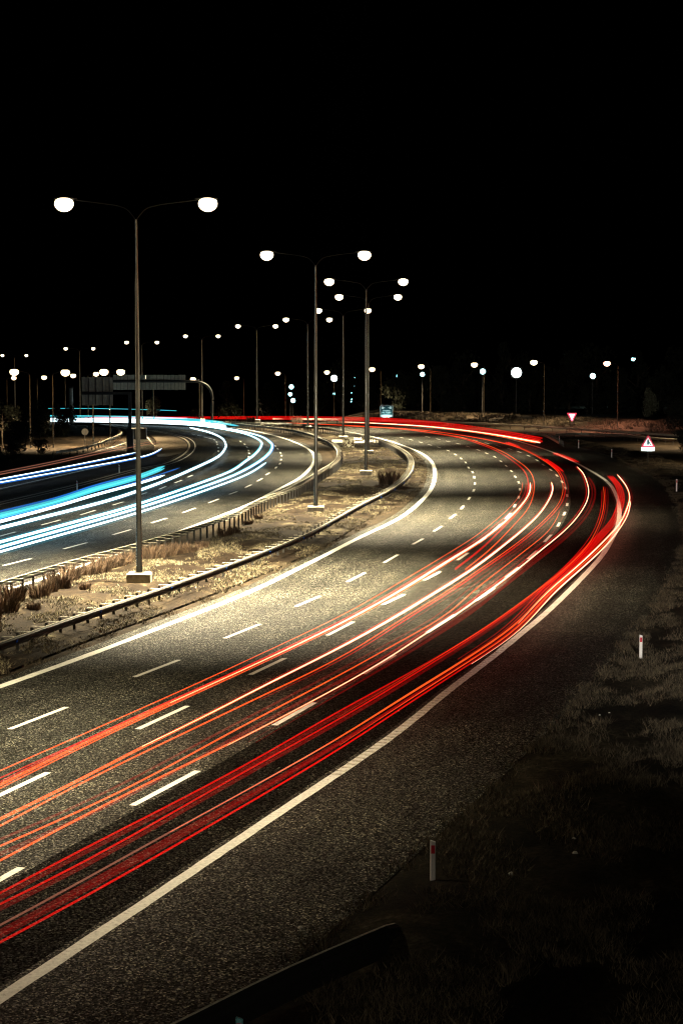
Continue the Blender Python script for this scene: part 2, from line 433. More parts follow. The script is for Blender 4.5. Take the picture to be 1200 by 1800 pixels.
# markings ------------------------------------------------------------
def solid_line(P, w, mat, parent, h=0.004, jit=0.0, name='edge_line'):
    mb = MB(); n = len(P)
    for i, p in enumerate(P):
        t = (P[min(i+1, n-1)] - P[max(i-1, 0)]); t.z = 0; t.normalize()
        for s_ in (-1, 0, 1):
            a = s_*w/2 + (s_*jit*random.random() if s_ else 0)
            x, y = p.x + t.y*a, p.y - t.x*a; mb.v.append((x, y, terr(x, y) + h))
    for i in range(n-1):
        for j in range(2):
            a = i*3+j; mb.f.append((a, a+1, a+4, a+3))
    return mb.build(name, mat, parent)
def fine(P): return spline(P, 0.5, 2)
solid_line(fine(L0w), 0.33, M_PAINT, road, jit=0.03)
solid_line(fine(RLw), 0.28, M_PAINT, road, jit=0.02)
solid_line(fine(LWw), 0.32, M_PAINT, road2, jit=0.02)
solid_line(fine(LIw), 0.25, M_PAINT2, road2)
solid_line(fine(offset(LIw, .75)), 0.15, M_PAINT, road2)
solid_line(fine(offset(RBw, -0.5)), 0.2, M_PAINT2, road3, 0.012); solid_line(fine(offset(RAw, 0.6)), 0.2, M_PAINT2, road3, 0.012)
# profiled ribs on the outer line
rb = MB(); s_ = 30.0; Lr = length(RLw)
while s_ < 150:
    p, t = on_curve(RLw, s_); rb.box((p.x, p.y, 0.011), (0.26, 0.12, 0.013), math.atan2(t.y, t.x) - math.pi/2); s_ += 0.42
tag(rb.build('line_rib', M_PAINT2, road), kind='stuff')

def dash(p, q, w, parent, mat=M_PAINT):
    d = (q - p); d.z = 0; L = d.length; d.normalize(); n = Vector((d.y, -d.x, 0)) * w/2; mb = MB(); k = 4
    for i in range(k+1):
        c = p.lerp(q, i/k); j = 0.008*random.uniform(-1, 1)
        for s_ in (-1, 1):
            v = c + n*s_*(1 + j*5); mb.v.append((v.x, v.y, terr(v.x, v.y) + 0.005))
    for i in range(k): mb.f.append((2*i, 2*i+1, 2*i+3, 2*i+2))
    mb.build('lane_dash', mat, parent)
D1 = [((-95,1327),(17-25,1291)),((17,1282),(118,1243)),((237,1190),(315,1160)),((395,1122),(457,1097)),((520,1066),(562,1048)),((610,1023),(641,1007)),((675,989),(699,975)),((725,957),(743,947)),((762,934),(776,925)),((790,912),(800,904))]
S1 = [(812,892),(824,876),(832,862),(834,850),(833,839),(830,830),(823,822),(818,813),(810,806),(800,799),(787,792),(771,786.5),(755,782),(739,777.5),(722,773),(706,769.5)]
D2 = [((-15,1405),(85,1358)),((242,1282),(330,1241)),((440,1186),(501,1157)),((575,1117),(621,1093)),((672,1063),(710,1045)),((745,1020),(773,1005)),((803,985),(822,972)),((840,955),(853,945)),((868,932),(880,921)),((888,912),(897,902))]
S2 = [(904,889),(911,874),(913,860),(911,848),(905,838),(898,828),(889,819),(880,811),(869,803),(855,797),(840,791),(822,785),(805,780),(787,776),(770,772),(751,768)]
D3 = [((-60,1580),(38,1525)),((233,1416),(348,1355)),((482,1275),(553,1235)),((638,1185),(693,1152)),((750,1112),(800,1080)),((836,1056),(868,1034)),((888,1015),(912,997)),((927,983),(943,968)),((956,953),(968,940))]
S3 = [(981,922),(991,903),(996,887),(996,871),(993,858),(987,847),(978,836),(967,826),(954,817),(943,809),(928,801),(912,794.5),(895,789),(875,784),(855,779),(835,774),(815,770)]
E1 = [((-55,1013),(-40,1008)),((7,994),(55,982)),((112,965),(153,954)),((199,940),(230,931)),((267,919),(293,911)),((322,901),(344,893)),((367,884),(385,877)),((403,869),(417,864)),((431,857),(442,852)),((452,846),(461,841)),((467,835),(474,831))]
T1s = [(485,822),(492,815),(494,808),(495,801),(493,796),(488,789),(484,784)]
E2 = [((-20,948),(28,935)),((73,923),(106,914)),((142,905),(168,897)),((198,888),(218,882)),((240,872),(258,866)),((280,860),(292,855)),((307,849),(320,844)),((330,839),(339,835))]
T2s = [(437,803),(438,797),(437,792),(434,786),(430,781),(423,776)]
T3s = [(384,793),(384,787),(382,781),(381,777),(377,773),(370,771),(362,769),(350,766),(340,763.5)]
for D, S, par in ((D1, S1, road), (D2, S2, road), (D3, S3, road), (E1, T1s, road2), (E2, T2s, road2), ([], T3s, road2)):
    for a, b in D: dash(G(*a), G(*b), 0.19, par)
    Q = [G(*s) for s in S]
    for i, p in enumerate(Q):
        t = (Q[min(i+1, len(Q)-1)] - Q[max(i-1, 0)]).normalized(); dash(p - t*1.5, p + t*1.5, 0.19, par)

# ------------------------------------------------------------------ median and verge
# near barrier (top edge of its rail) and the barrier of the left carriageway
NR = [(0,1130),(133,1083),(267,1040),(400,993),(467,968),(550,933),(633,887),(693,857),(720,833),(727,813),(720,798),(700,785),(673,773),(650,767),(600,757),(560,751),(480,745.5),(406,741)]
FR = [(0,1023),(133,983),(240,955),(400,907),(450,880),(517,853),(560,827),(587,810),(592,793),(580,778),(560,769),(543,762),(500,753),(433,746),(407,743)]
NRt = spline(extend(GP(NR, 0.80), 16), 2.0, 3); FRt = spline(extend(GP(FR, 0.80), 20), 2.0, 3)
NRg = drop(NRt, 0); FRg = drop(FRt, 0)
med = sheet('median_ground', offset(FRg, 0.6), offset(NRg, 0.9), 260, 40, M_MEDIAN, 0.03, 0.28, 0.25)
tag(med, kind='structure')
VE = [(700,2050),(1100,1950),(1500,1700),(1550,1350),(1500,1100),(1400,950),(1320,880),(1240,835),(1150,800),(1080,788),(1010,772)]
VEw = spline(GP(VE), 3.0, 2)
k_ed = [p for p in EDw if p.y < 262 and p.x > -12]
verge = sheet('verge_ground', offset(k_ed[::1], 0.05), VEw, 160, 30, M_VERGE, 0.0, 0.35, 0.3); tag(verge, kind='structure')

# ------------------------------------------------------------------ grass (stuff)
def blades(name, pts, hgt, wid, mat, per=5, lean=0.5, parent=None):
    n = len(pts)*per; P = np.repeat(np.array(pts), per, axis=0)
    P[:, 0] += rng.normal(0, 0.10, n); P[:, 1] += rng.normal(0, 0.10, n)
    h = np.repeat(hgt if hasattr(hgt, '__len__') else np.full(len(pts), hgt), per) * rng.uniform(0.5, 1.25, n)
    a = rng.uniform(0, 2*np.pi, n); l = rng.uniform(0.1, lean, n)*h; b_ = rng.uniform(0, np.pi, n); w = wid*rng.uniform(0.6, 1.4, n)
    dx, dy = np.cos(b_)*w/2, np.sin(b_)*w/2; z = P[:, 2] - 0.03
    V = np.zeros((n, 3, 3)); V[:, 0] = np.c_[P[:, 0]-dx, P[:, 1]-dy, z]; V[:, 1] = np.c_[P[:, 0]+dx, P[:, 1]+dy, z]
    V[:, 2] = np.c_[P[:, 0]+np.cos(a)*l, P[:, 1]+np.sin(a)*l, z+h]
    me = bpy.data.meshes.new(name); me.vertices.add(n*3); me.vertices.foreach_set('co', V.reshape(-1))
    me.loops.add(n*3); me.loops.foreach_set('vertex_index', np.arange(n*3)); me.polygons.add(n)
    me.polygons.foreach_set('loop_start', np.arange(0, n*3, 3)); me.polygons.foreach_set('loop_total', np.full(n, 3))
    me.materials.append(mat); me.update(); me.validate()
    o = bpy.data.objects.new(name, me); C.objects.link(o)
    if parent: o.parent = parent
    return o
def scatter(obj, n, nu, nv, keep, ymax=400):
    co = np.empty(len(obj.data.vertices)*3); obj.data.vertices.foreach_get('co', co); co = co.reshape(nu, nv, 3)
    out = []
    cell = np.linalg.norm(np.cross(co[1:, :-1] - co[:-1, :-1], co[:-1, 1:] - co[:-1, :-1]), axis=2)
    cell = cell * (co[:-1, :-1, 1] < ymax) * (co[:-1, :-1, 1] > 22) / np.maximum(co[:-1, :-1, 1], 30.0)
    pr = cell.reshape(-1)/cell.sum(); idx = rng.choice(len(pr), n, p=pr)
    for k in idx:
        i, j = divmod(k, nv-1); u, v = rng.random(2)
        p = (co[i, j]*(1-u)+co[i+1, j]*u)*(1-v) + (co[i, j+1]*(1-u)+co[i+1, j+1]*u)*v
        q = noise.noise(Vector((p[0]*0.5, p[1]*0.28, 5))) + 0.35*noise.noise(Vector((p[0]*2.1, p[1]*1.2, 9)))
        if keep(p, q): out.append((p[0], p[1], p[2]))
    return out
mp = scatter(med, 42000, 260, 40, lambda p, q: q > -0.03, 300)
tag(blades('median_grass', mp, 0.13, 0.04, M_STRAW, 5, 1.6), 'pale dry grass and weeds covering the soil of the median', 'grass', kind='stuff')
vp = scatter(verge, 52000, 160, 30, lambda p, q: q > 0.0, 260)
for _ in range(5000):
    p, t = on_curve(k_ed, random.uniform(0, 190)); o = random.gauss(.1, .22); x, y = p.x + t.y*o, p.y - t.x*o
    if noise.noise(Vector((x*0.7, y*0.7, 8))) > -.1: vp.append((x, y, 0.0))
vh = [0.16 + 0.22*max(0, noise.noise(Vector((x*0.8, y*0.5, 2)))) for x, y, z in vp]
tag(blades('verge_grass', vp, np.array(vh), 0.02, M_DRYGRASS, 6, 1.3), 'dark dry grass covering the bank to the right of the road', 'grass', kind='stuff')
# weeds growing at the foot of the near barrier
fp = []
for _ in range(5000):
    s_ = random.uniform(0, length(NRg)*0.8); p, t = on_curve(NRg, s_); o = random.uniform(0.05, 1.5)
    x, y = p.x + t.y*o, p.y - t.x*o
    if noise.noise(Vector((x*0.6, y*0.6, 1))) > -0.05: fp.append((x, y, 0.0))
tag(blades('barrier_weeds', fp, 0.16, 0.03, M_DRYGRASS, 5, 1.2), 'low weeds growing at the foot of the near guardrail', 'weeds', kind='stuff')

bk = []
while len(bk) < 7000:
    x = random.uniform(4, 75); y = np.interp(x, [5, 27, 34, 46, 80], [318, 296, 284, 262, 240]) + random.uniform(1, 30)
    if noise.noise(Vector((x*0.3, y*0.2, 4))) < -0.1: continue
    q = min(1, max(0, (y - np.interp(x, [5, 27, 34, 46, 80], [318, 296, 284, 262, 240]) - 4) / 18.0)); q = q*q*(3-2*q); w = min(1, max(0, (x + 5) / 14.0))
    bk.append((x, y, terr(x, y)*(1-(q*w*.6 if y > 292 else 0)) - .06 + 1.2*q*w))
tag(blades('bank_grass', bk, 0.6, 0.16, M_BANKGRASS, 4, 1.2), 'rough brown grass growing on the far bank beyond the long guardrail', 'grass', kind='stuff')

# pale stones and scraps of litter in the verge
stone = MB()
stone.add([(-.5,-.3,0),(.4,-.4,0),(.5,.35,0),(-.4,.4,0),(-.3,-.15,.4),(.2,-.2,.5),(.25,.2,.35),(-.25,.2,.45)], [(3,2,1,0),(4,5,6,7),(0,1,5,4),(1,2,6,5),(2,3,7,6),(3,0,4,7)])
st_me = stone.mesh('stone', plain('pale_stone', (0.5, 0.48, 0.42), 0.8))
for i, (px, py, s) in enumerate([(1185,1306,.16),(1158,1382,.12),(897,1541,.16),(1008,1478,.1),(1010,1504,.14),(1122,1638,.06),(890,1680,.1),(528,1631,.12),(1150,1285,.25),(790,1502,.06),(773,1480,.06),(940,1446,.05),(957,1407,.06),(862,1537,.08),(1053,1260,.07),(1070,1256,.07),(700,1250,.06),(205,1375,.09),(220,915,.09)]):
    p = G(px, py); z = 0.05 if 0 < i and px > 700 else 0.0
    o = inst('stone', st_me, None, (p.x, p.y, z), random.uniform(0, 6), (s, s*0.8, s*0.7))
    where = 'on the verge' if px > 740 else ('on the shoulder' if py > 1500 else 'on the road')
    tag(o, ('rounded' if s > .1 else 'tiny') + ' pale stone ' + where + ' ' + ['near the right edge, middle height', 'left of the right edge', 'right of the nearest marker post', 'above the dark patch of the bank', 'beside the one above the dark patch', 'low at the right', 'low, below the nearest marker post', 'by the foreground barrier', 'the largest, near the right edge', 'just right of the nearest marker post', 'touching the nearest marker post', 'up the slope from the nearest marker post', 'higher up the slope from the nearest post', 'right beside the pale scrap', 'left one of the pair below the middle marker post', 'right one of the pair below the middle marker post', 'in the shoulder bend', 'between the bright red trails', 'in the left carriageway'][i], 'stone', 'pale stones and scraps on the ground')

# ------------------------------------------------------------------ dry shrubs of the median, built of upright twigs
def shrub_mesh(name, n, spread, hh, seed):
    r_ = random.Random(seed); mb = MB()
    for _ in range(n):
        a = r_.uniform(0, 6.283); q = spread*math.sqrt(r_.random())*0.6; h = hh*r_.uniform(0.45, 1.1)
        bx, by = math.cos(a)*q, math.sin(a)*q; w = r_.uniform(0.012, 0.03); b_ = r_.uniform(0, 3.14)
        lx, ly = math.cos(a)*spread*r_.uniform(0.1, 0.6) + r_.uniform(-.1, .1), math.sin(a)*spread*r_.uniform(0.1, 0.6) + r_.uniform(-.1, .1)
        dx, dy = math.cos(b_)*w, math.sin(b_)*w
        mx, my = bx+lx*0.35, by+ly*0.35
        mb.add([(bx-dx, by-dy, -0.05), (bx+dx, by+dy, -0.05), (mx+dx*.8, my+dy*.8, h*.55), (mx-dx*.8, my-dy*.8, h*.55), (bx+lx, by+ly, h)], [(0,1,2,3), (3,2,4)])
    return mb.mesh(name, M_TWIG)
shr = [shrub_mesh('dry_shrub', 420, 0.8, 1.0, k) for k in range(4)]
spots = [(10,1082,1.15),(22,1062,1.1),(70,1056,.9),(88,1045,.75),(105,1035,1.0),(125,1022,.95),(143,1016,.7),(165,1014,.95),(180,1008,1.1),(190,1000,.9),(208,997,.9),(222,993,.8),(262,985,.85),(280,982,.9),(300,978,.9),(318,976,.85),(338,976,.8),(355,968,.7),(395,948,.8),(412,944,.7),(-25,1100,1.2),(150,1040,.5),(60,1078,.5),(455,915,.6),(436,925,.6)]
for i, (px, py, s) in enumerate(spots):
    p = G(px, py); o = inst('dry_shrub', shr[i % 4], None, (p.x, p.y, 0.05), random.uniform(0, 6), (s*random.uniform(.8, 1.15), s*.9, s*random.uniform(.65, 1.0)))
    side = sorted([q for q in spots if (q[0] < 243) == (px < 243)], key=lambda q: abs(q[0] - 243)); rank = side.index((px, py, s))
    OW = ['first', 'second', 'third', 'fourth', 'fifth', 'sixth', 'seventh', 'eighth', 'ninth', 'tenth', 'eleventh', 'twelfth', 'thirteenth', 'fourteenth', 'fifteenth', 'sixteenth']
    tag(o, ('large' if s > .9 else 'small') + ' dry brown shrub, ' + OW[rank] + (' to the left of' if px < 243 else ' to the right of') + ' the nearest lamp pole', 'shrub', 'dry brown shrubs along the near median')
o = inst('dry_shrub', shr[1], None, tuple(G(683, 856) + Vector((0, 0, 0.05))), 1.0, (1.6, 1.6, 1.5)); tag(o, 'lone spiky bush beside the bend of the near guardrail', 'bush')
o = inst('dry_shrub', shr[2], None, tuple(G(522, 752)), 0.3, (1.3, 1.3, 1.9)); tag(o, 'small dark conical bush at the far end of the median, right of a lamp post', 'bush')
o = inst('dry_shrub', shr[3], None, tuple(G(441, 745)), 0.3, (1.3, 1.3, 1.4)); tag(o, 'tiny dark bush on the far median left of a tall lamp post', 'bush')
# fallen dark branch heap near the bend
hb = MB(); c0 = G(668, 862)
for _ in range(90):
    a = random.uniform(-0.5, 0.5); x = random.uniform(-1.3, 1.3); y = random.uniform(-.8, .8)
    hb.tube([(c0.x+x, c0.y+y, .02), (c0.x+x+math.cos(a)*.9, c0.y+y+math.sin(a)*1.4, random.uniform(.1, .5)), (c0.x+x+math.cos(a)*1.6, c0.y+y+math.sin(a)*2.2, random.uniform(.02, .3))], [.03, .022, .01], 4)
tag(hb.build('brush_pile', M_TWIG), 'low heap of dark cut brush beside the bend of the guardrail', 'brush pile')

# ------------------------------------------------------------------ guardrails
WPROF = [(-0.03,0.004),(0.0,0.004),(0.012,-0.004),(0.035,-0.02),(0.08,-0.05),(0.08,-0.09),(0.02,-0.135),(0.02,-0.175),(0.08,-0.22),(0.08,-0.26),(0.035,-0.29),(0.0,-0.31),
         (-0.006,-0.31),(0.028,-0.28),(0.072,-0.255),(0.072,-0.225),(0.012,-0.18),(0.012,-0.13),(0.072,-0.085),(0.072,-0.055),(0.03,-0.026),(-0.006,-0.0)]
post_me = MB()
post_me.box((0, 0, 0.36), (0.10, 0.012, 0.78)).box((0.052, 0.022, 0.36), (0.008, 0.055, 0.78)).box((-0.052, 0.022, 0.36), (0.008, 0.055, 0.78))
post_me = post_me.mesh('post', M_DARKSTEEL)
spacer_me = MB().box((0, 0, -0.155), (0.5, 0.05, 0.012)).box((0, -0.01, 0.012), (0.5, 0.085, 0.008)).mesh('spacer', M_LIP)
def guardrail(name, top, side, label, step=2.0, face=None, s0=0.0, s1=None, reflect=None, parts=True, post_mat=None, group=None, beam=True, off=0.55):
    """top = curve of the rail's top edge; side = +1 when the beam faces right of the curve's direction, posts stand off to the other side."""
    t0 = empty(name, (top[0].x, top[0].y, terr(0, top[0].y)), label, 'guardrail', group); bx, by, bz = t0.location
    P = [p - Vector((bx, by, bz)) for p in top]
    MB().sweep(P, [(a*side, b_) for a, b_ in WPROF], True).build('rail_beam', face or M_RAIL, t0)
    MB().sweep(P, [(a*side, b_) for a, b_ in ((-.035, .006), (-.035, .014), (.015, .014), (.02, .0), (.012, .006))], True).build('top_edge', M_LIP, t0)  # added strip, the top edge's highlight put into its colour
    L = length(top); s_ = s0; k = 0; s1 = s1 or L
    joined = MB()
    while s_ < min(L, s1):
        p, t = on_curve(top, s_); n = Vector((t.y, -t.x, 0)).normalized()*side; g = terr(p.x, p.y); rz = math.atan2(n.y, n.x)
        pp = p - n*off
        if parts:
            o = inst('post', post_me, t0, (pp.x-bx, pp.y-by, g-bz), rz)
            o = inst('spacer', spacer_me, t0, (p.x-n.x*off/2-bx, p.y-n.y*off/2-by, p.z-bz-0.005), rz, (off/0.5, 1, 1))
            if reflect and k % reflect == 1:
                q = p + n*0.045; o = inst('reflector', REFL, t0, (q.x-bx, q.y-by, p.z-bz-0.155), rz)
        else:
            joined.box((pp.x-bx, pp.y-by, g-bz+0.36), (0.1, 0.06, 0.78), rz).box((p.x-n.x*off/2-bx, p.y-n.y*off/2-by, p.z-bz-0.03), (off, 0.07, 0.05), rz)
        s_ += step; k += 1
    if joined.v: tag(joined.build('post', M_STEEL, t0), kind='stuff')
    return t0
M_BLUE = plain('blue_reflector', (0.02, 0.12, 0.75), 0.2, 0, 0.1, 40)
REFL = MB().add([(0,-.09,-.03),(.05,-.09,-.03),(.05,-.09,.03),(0,-.09,.03),(0,-.02,-.06),(.01,-.02,-.06),(.06,-.02,.06),(0,-.02,.06)], [(3,2,1,0),(4,5,6,7),(0,1,5,4),(1,2,6,5),(2,3,7,6),(3,0,4,7)]).mesh('reflector', M_BLUE)
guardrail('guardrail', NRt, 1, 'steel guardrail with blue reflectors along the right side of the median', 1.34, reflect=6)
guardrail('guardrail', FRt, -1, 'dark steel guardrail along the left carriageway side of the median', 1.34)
# outer barrier far on the right, its second length, and the ramp's
FAR = [(1200,765),(1185,763.5),(1087,757),(1000,751.5),(900,745.5),(800,741),(700,738),(650,737),(560,735.8),(480,735)]
FARt = spline(GP(FAR, 0.8), 3, 2)
guardrail('guardrail', FARt, -1, 'long pale guardrail at the foot of the far grass bank on the right', 4.0, face=M_LIP)
F2 = [(1190,772),(1140,768),(1075,762.5),(1012,760.5),(975,763)]
guardrail('guardrail', spline(GP(F2, 0.75), 2, 1), -1, 'short guardrail with dense posts behind the warning sign', 2.0, face=M_STEEL)
F3 = [(920,764),(937,760.5),(957,764),(970,770),(982,777)]
guardrail('guardrail', spline(GP(F3, 0.6), 1, 1), 1, 'curved white guardrail end where the shoulder road forks off', 2.0, face=M_LIP)
F4 = [(98,793),(150,784.5),(187,773),(210,763),(214,757),(200,750),(160,744.5),(127,743.5)]
guardrail('guardrail', spline(GP(F4, 0.75), 2, 2), 1, 'pale guardrail curving round the inside of the ramp at left', 3.0, off=0.3, face=M_STEEL)
# barrier in the bottom right foreground, seen from behind
F5 = [(230,1838),(303,1800),(400,1753),(470,1717),(550,1680),(620,1652),(683,1624)]
g5 = spline(GP(F5, 0.75) + [G(692, 1622, 0.4), G(700, 1628, 0.0)], 1.0, 1)
b5 = empty('guardrail', (g5[-1].x, g5[-1].y, 0), 'barrier rail in the bottom foreground, shade-black face and thin top edge coloured as lit', 'guardrail')
bx5 = [p - b5.location for p in g5]
MB().sweep(bx5, [(a, b_ if b_ > -.3 else -.6) for a, b_ in WPROF], True).build('rail_beam', M_ARM, b5)  # face deepened and coloured black for the shade below the rail
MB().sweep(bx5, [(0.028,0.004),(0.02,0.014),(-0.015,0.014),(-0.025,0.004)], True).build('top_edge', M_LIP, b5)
for s_ in np.arange(0.5, length(g5) - 9, 2.0):
    p, t = on_curve(g5, s_); inst('post', post_me, b5, tuple(Vector((p.x, p.y, 0)) + Vector((t.y, -t.x, 0))*0.1 - b5.location), math.atan2(t.y, t.x))

# ------------------------------------------------------------------ street lamps
def spot(parent, loc, power, col, angle=111, tilt=0.0):
    l = bpy.data.lights.new('lamp_light', 'SPOT'); l.energy = power; l.color = col; l.spot_size = R(angle); l.spot_blend = 1.0
    l.shadow_soft_size = 0.25
    o = bpy.data.objects.new('lamp_light', l); C.objects.link(o); o.parent = parent; o.location = loc
    o.rotation_euler = (0, tilt, 0); return o
def head_mesh():
    """cobra-head housing: a flattened, tapered shell"""
    mb = MB(); n = 12; rings = [(-0.55, .04, .04), (-0.5, .09, .06), (-0.3, .13, .09), (0.0, .19, .12), (0.3, .2, .11), (0.5, .13, .08), (0.56, .04, .03)]
    for x, ry, rz_ in rings:
        for j in range(n):
            a = 2*math.pi*j/n; z = math.sin(a)*rz_; z = z if z > 0 else z*0.35
            mb.v.append((x, math.cos(a)*ry, z))
    for i in range(len(rings)-1):
        for j in range(n):
            a = i*n+j; b_ = i*n+(j+1) % n; mb.f.append((a, b_, b_+n, a+n))
    mb.f.append(tuple(range(n))); mb.f.append(tuple(range((len(rings)-1)*n, len(rings)*n))[::-1])
    return mb.mesh('lamp_head', M_HEAD, True)
def bowl_mesh(mat, r=0.3):
    mb = MB(); n = 16; rings = [(.6, .62), (.35, .9), (0, 1.0), (-.35, .94), (-.68, .73), (-.9, .42), (-.98, .15)]
    for z, q in rings:
        for j in range(n):
            a = 2*math.pi*j/n; mb.v.append((math.cos(a)*q*r*1.15, math.sin(a)*q*r, z*r))
    for i in range(6):
        for j in range(n):
            a = i*n+j; b_ = i*n+(j+1) % n; mb.f.append((a, b_, b_+n, a+n))
    mb.f.append(tuple(range(n))); mb.f.append(tuple(range(6*n, 7*n))[::-1])
    return mb.mesh('glass_bowl', mat, True)
HEAD = head_mesh()
BOWL = bowl_mesh(M_WARM, 0.40); BOWL2 = bowl_mesh(M_WARM2, 0.50); BOWLP = bowl_mesh(M_PINK, 0.45); BOWLC = bowl_mesh(M_CYAN, 0.45)
ORD = ['nearest', 'second nearest', 'third nearest', 'fourth nearest', 'fifth nearest', 'sixth nearest', 'seventh nearest', 'eighth nearest', 'ninth nearest', 'tenth nearest', 'farthest']
POLE = []
def twin(px, d, ylamp, half_px, label, power=TWIN_W, xb=None, yaw=0.0):
    x = (px - 600)/FOC*d; zt = CAM_H - (ylamp - HOR)/FOC*d; g = terr(x, d); H = zt - g; a = half_px/FOC*d
    t = empty('twin_street_lamp', (x, d, g), label, 'street lamp', 'tall twin-armed street lamps along the median', yaw)
    n = 10
    MB().tube([(0, 0, 0.55), (0, 0, 0.62), (0, 0, H*0.5), (0, 0, H-0.9)], [0.18, 0.15, 0.11, 0.06], n).build('pole', M_POLE, t, True)
    MB().bevbox((0, 0, 0.3), (1.15, 0.9, 0.66), 0, 0.05).build('concrete_base', M_CONC, t)
    MB().box((0, 0, 0.645), (0.48, 0.48, 0.03)).build('base_plate', M_DARKSTEEL, t)
    for s_ in (-1, 1):
        P = [(0, 0, H-0.95), (s_*0.25, 0, H-0.6), (s_*0.8, 0, H-0.25), (s_*(a-0.4), 0, H+0.05)]
        MB().tube(spline([Vector(p) for p in P], 0.2, 0), 0.024, 6).build('arm', M_ARM, t, True)
        h = inst('lamp_head', HEAD, t, (s_*a, 0, H+0.1), 0 if s_ > 0 else math.pi)
        inst('glass_bowl', BOWL, h, (0.08, 0, -0.22))
        if power: spot(h, (0.08, 0, -0.85), power * (0.6 if s_ < 0 else 1.0), (1.0, 0.85, 0.55))
    return t
twin(243, 88.4, 357, 122, 'nearest tall twin-armed street lamp in the left foreground, on a concrete block in the median', TWIN_W*1.35)
twin(555, 129, 447, 83, 'second nearest twin-armed street lamp, standing on a block in the middle of the median', TWIN_W*1.1)
twin(643, 171, 494, 63, 'third nearest twin-armed street lamp, overlapping the pole right behind it', TWIN_W*.7)
twin(647, 209, 521, 50, 'fourth nearest twin-armed street lamp, its pole just behind the third one', TWIN_W*.7)
twin(603, 248, 545, 42, 'fifth nearest twin-armed street lamp, behind the stained concrete slab', TWIN_W*.7)
twin(541, 285, 561, 37, 'sixth nearest twin-armed street lamp, its dark pole left of the second one', TWIN_W*.7)
twin(452, 334, 572.5, 32, 'seventh nearest twin-armed street lamp, where the red trails cross behind the median', TWIN_W*.7)
twin(356, 389, 590, 28, 'eighth nearest twin-armed street lamp, right of the long gantry sign', TWIN_W*.7)
twin(251, 413, 601, 26, 'ninth nearest twin-armed street lamp, behind the long gantry sign and beside the nearest pole', TWIN_W*.7)
twin(142, 458, 612, 23.5, 'tenth nearest twin-armed street lamp, rising left of the stacked gantry sign', TWIN_W*.7)
twin(28, 522, 624, 20.5, 'farthest twin-armed street lamp at the left edge of the picture', TWIN_W*.7)
# unseen lamps added to carry the same row on beside and behind the viewer
twin(-545, 48.5, 144, 222, 'added tall twin-armed street lamp beside the overpass, left of the view', TWIN_W*.3)
twin(-9600, 8.8, -2085, 1180, 'added tall twin-armed street lamp close to the viewer, out of view at left', TWIN_W*1.25)

def single(px, ytop, ybase, Hs, lamp_dx, label, bowl=BOWL2, power=SINGLE_W, col=(1.0, .74, .42), d=None, pole=True):
    d = d or Hs*FOC/(ybase - ytop); x = (px-600)/FOC*d; zt = CAM_H - (ytop-HOR)/FOC*d; g = terr(x, d); H = zt-g; a = lamp_dx/FOC*d
    t = empty('street_lamp', (x, d, g), label, 'street lamp', 'single-armed street lamps around the bends')
    sg = 1 if a > 0 else -1
    MB().tube([(0, 0, -0.6), (0, 0, 0.1), (0, 0, H-0.3)], [0.12, 0.11, 0.07], 8).build('pole', M_POLE, t, True)
    MB().tube([(0, 0, H-0.35), (sg*0.15, 0, H-0.05), (a*0.5, 0, H+0.15), (a-sg*0.3, 0, H+0.3)], 0.03, 6).build('arm', M_ARM, t, True)
    h = inst('lamp_head', HEAD, t, (a, 0, H+0.34), 0 if sg > 0 else math.pi)
    inst('glass_bowl', bowl, h, (0.05, 0, -0.22))
    if power: spot(h, (0.05, 0, -0.85), power, col, 130)
    return t
single(429, 665, 735, 10, -12, 'small single-armed street lamp between the eighth and seventh tall twin lamps')
single(502, 657, 736, 10, -13, 'small single-armed street lamp just left of the cluster of cold lights')
single(587, 655, 737, 10, -12, 'small single-armed street lamp right above the bright cold floodlight')
single(669, 650, 738, 10, -15, 'single-armed street lamp behind the blue speed camera sign')
single(756, 645, 739, 10, -16, 'single-armed street lamp among the dark trees right of the blue sign')
single(850, 642, 742, 10, -17, 'single-armed street lamp with a cold lamp glowing near its top')
single(955, 638, 747, 10, -18, 'single-armed street lamp between the white floodlight and the inverted triangle sign')
single(1084, 640, 755, 10, -19, 'single-armed street lamp with pinkish light above the guardrail at right', BOWLP, col=(1, .45, .3))
single(1126, 632, 700, 9, -15, 'cold blue-white street lamp behind a pale tree at the right', BOWLC, col=(.5, .9, 1), power=SINGLE_W*.6)
single(54, 655, 795, 10, -26, 'single-armed street lamp beside the ramp at far left, arm pointing left')
single(94, 656, 796, 10, 22, 'single-armed street lamp at the end of the ramp guardrail, arm pointing right')
single(67, 664, 740, 9, 12, 'small far street lamp between the two lamps beside the ramp', d=400)
single(116, 661, 742, 9, 14, 'small far street lamp just left of the thick grey sign column', d=380)
single(14, 665, 742, 9, 12, 'tiny far street lamp behind the trees at the left edge', d=420)
single(156, 658, 742, 9, 14, 'street lamp behind the left part of the stacked gantry sign', d=360)
single(164.5, 655, 782, 10, 19, 'street lamp whose long pole passes in front of the ramp guardrail behind the stacked sign', d=234)
single(194, 655, 770, 10, 19, 'street lamp with the brightest bowl above the right half of the stacked sign', d=252)
single(270.5, 663, 741, 9, -11, 'street lamp whose thin pole shows under the long gantry sign', d=400, power=0)
single(351.5, 667, 741, 9, -11, 'small street lamp right of the long gantry sign, beside a taller pole', d=385)

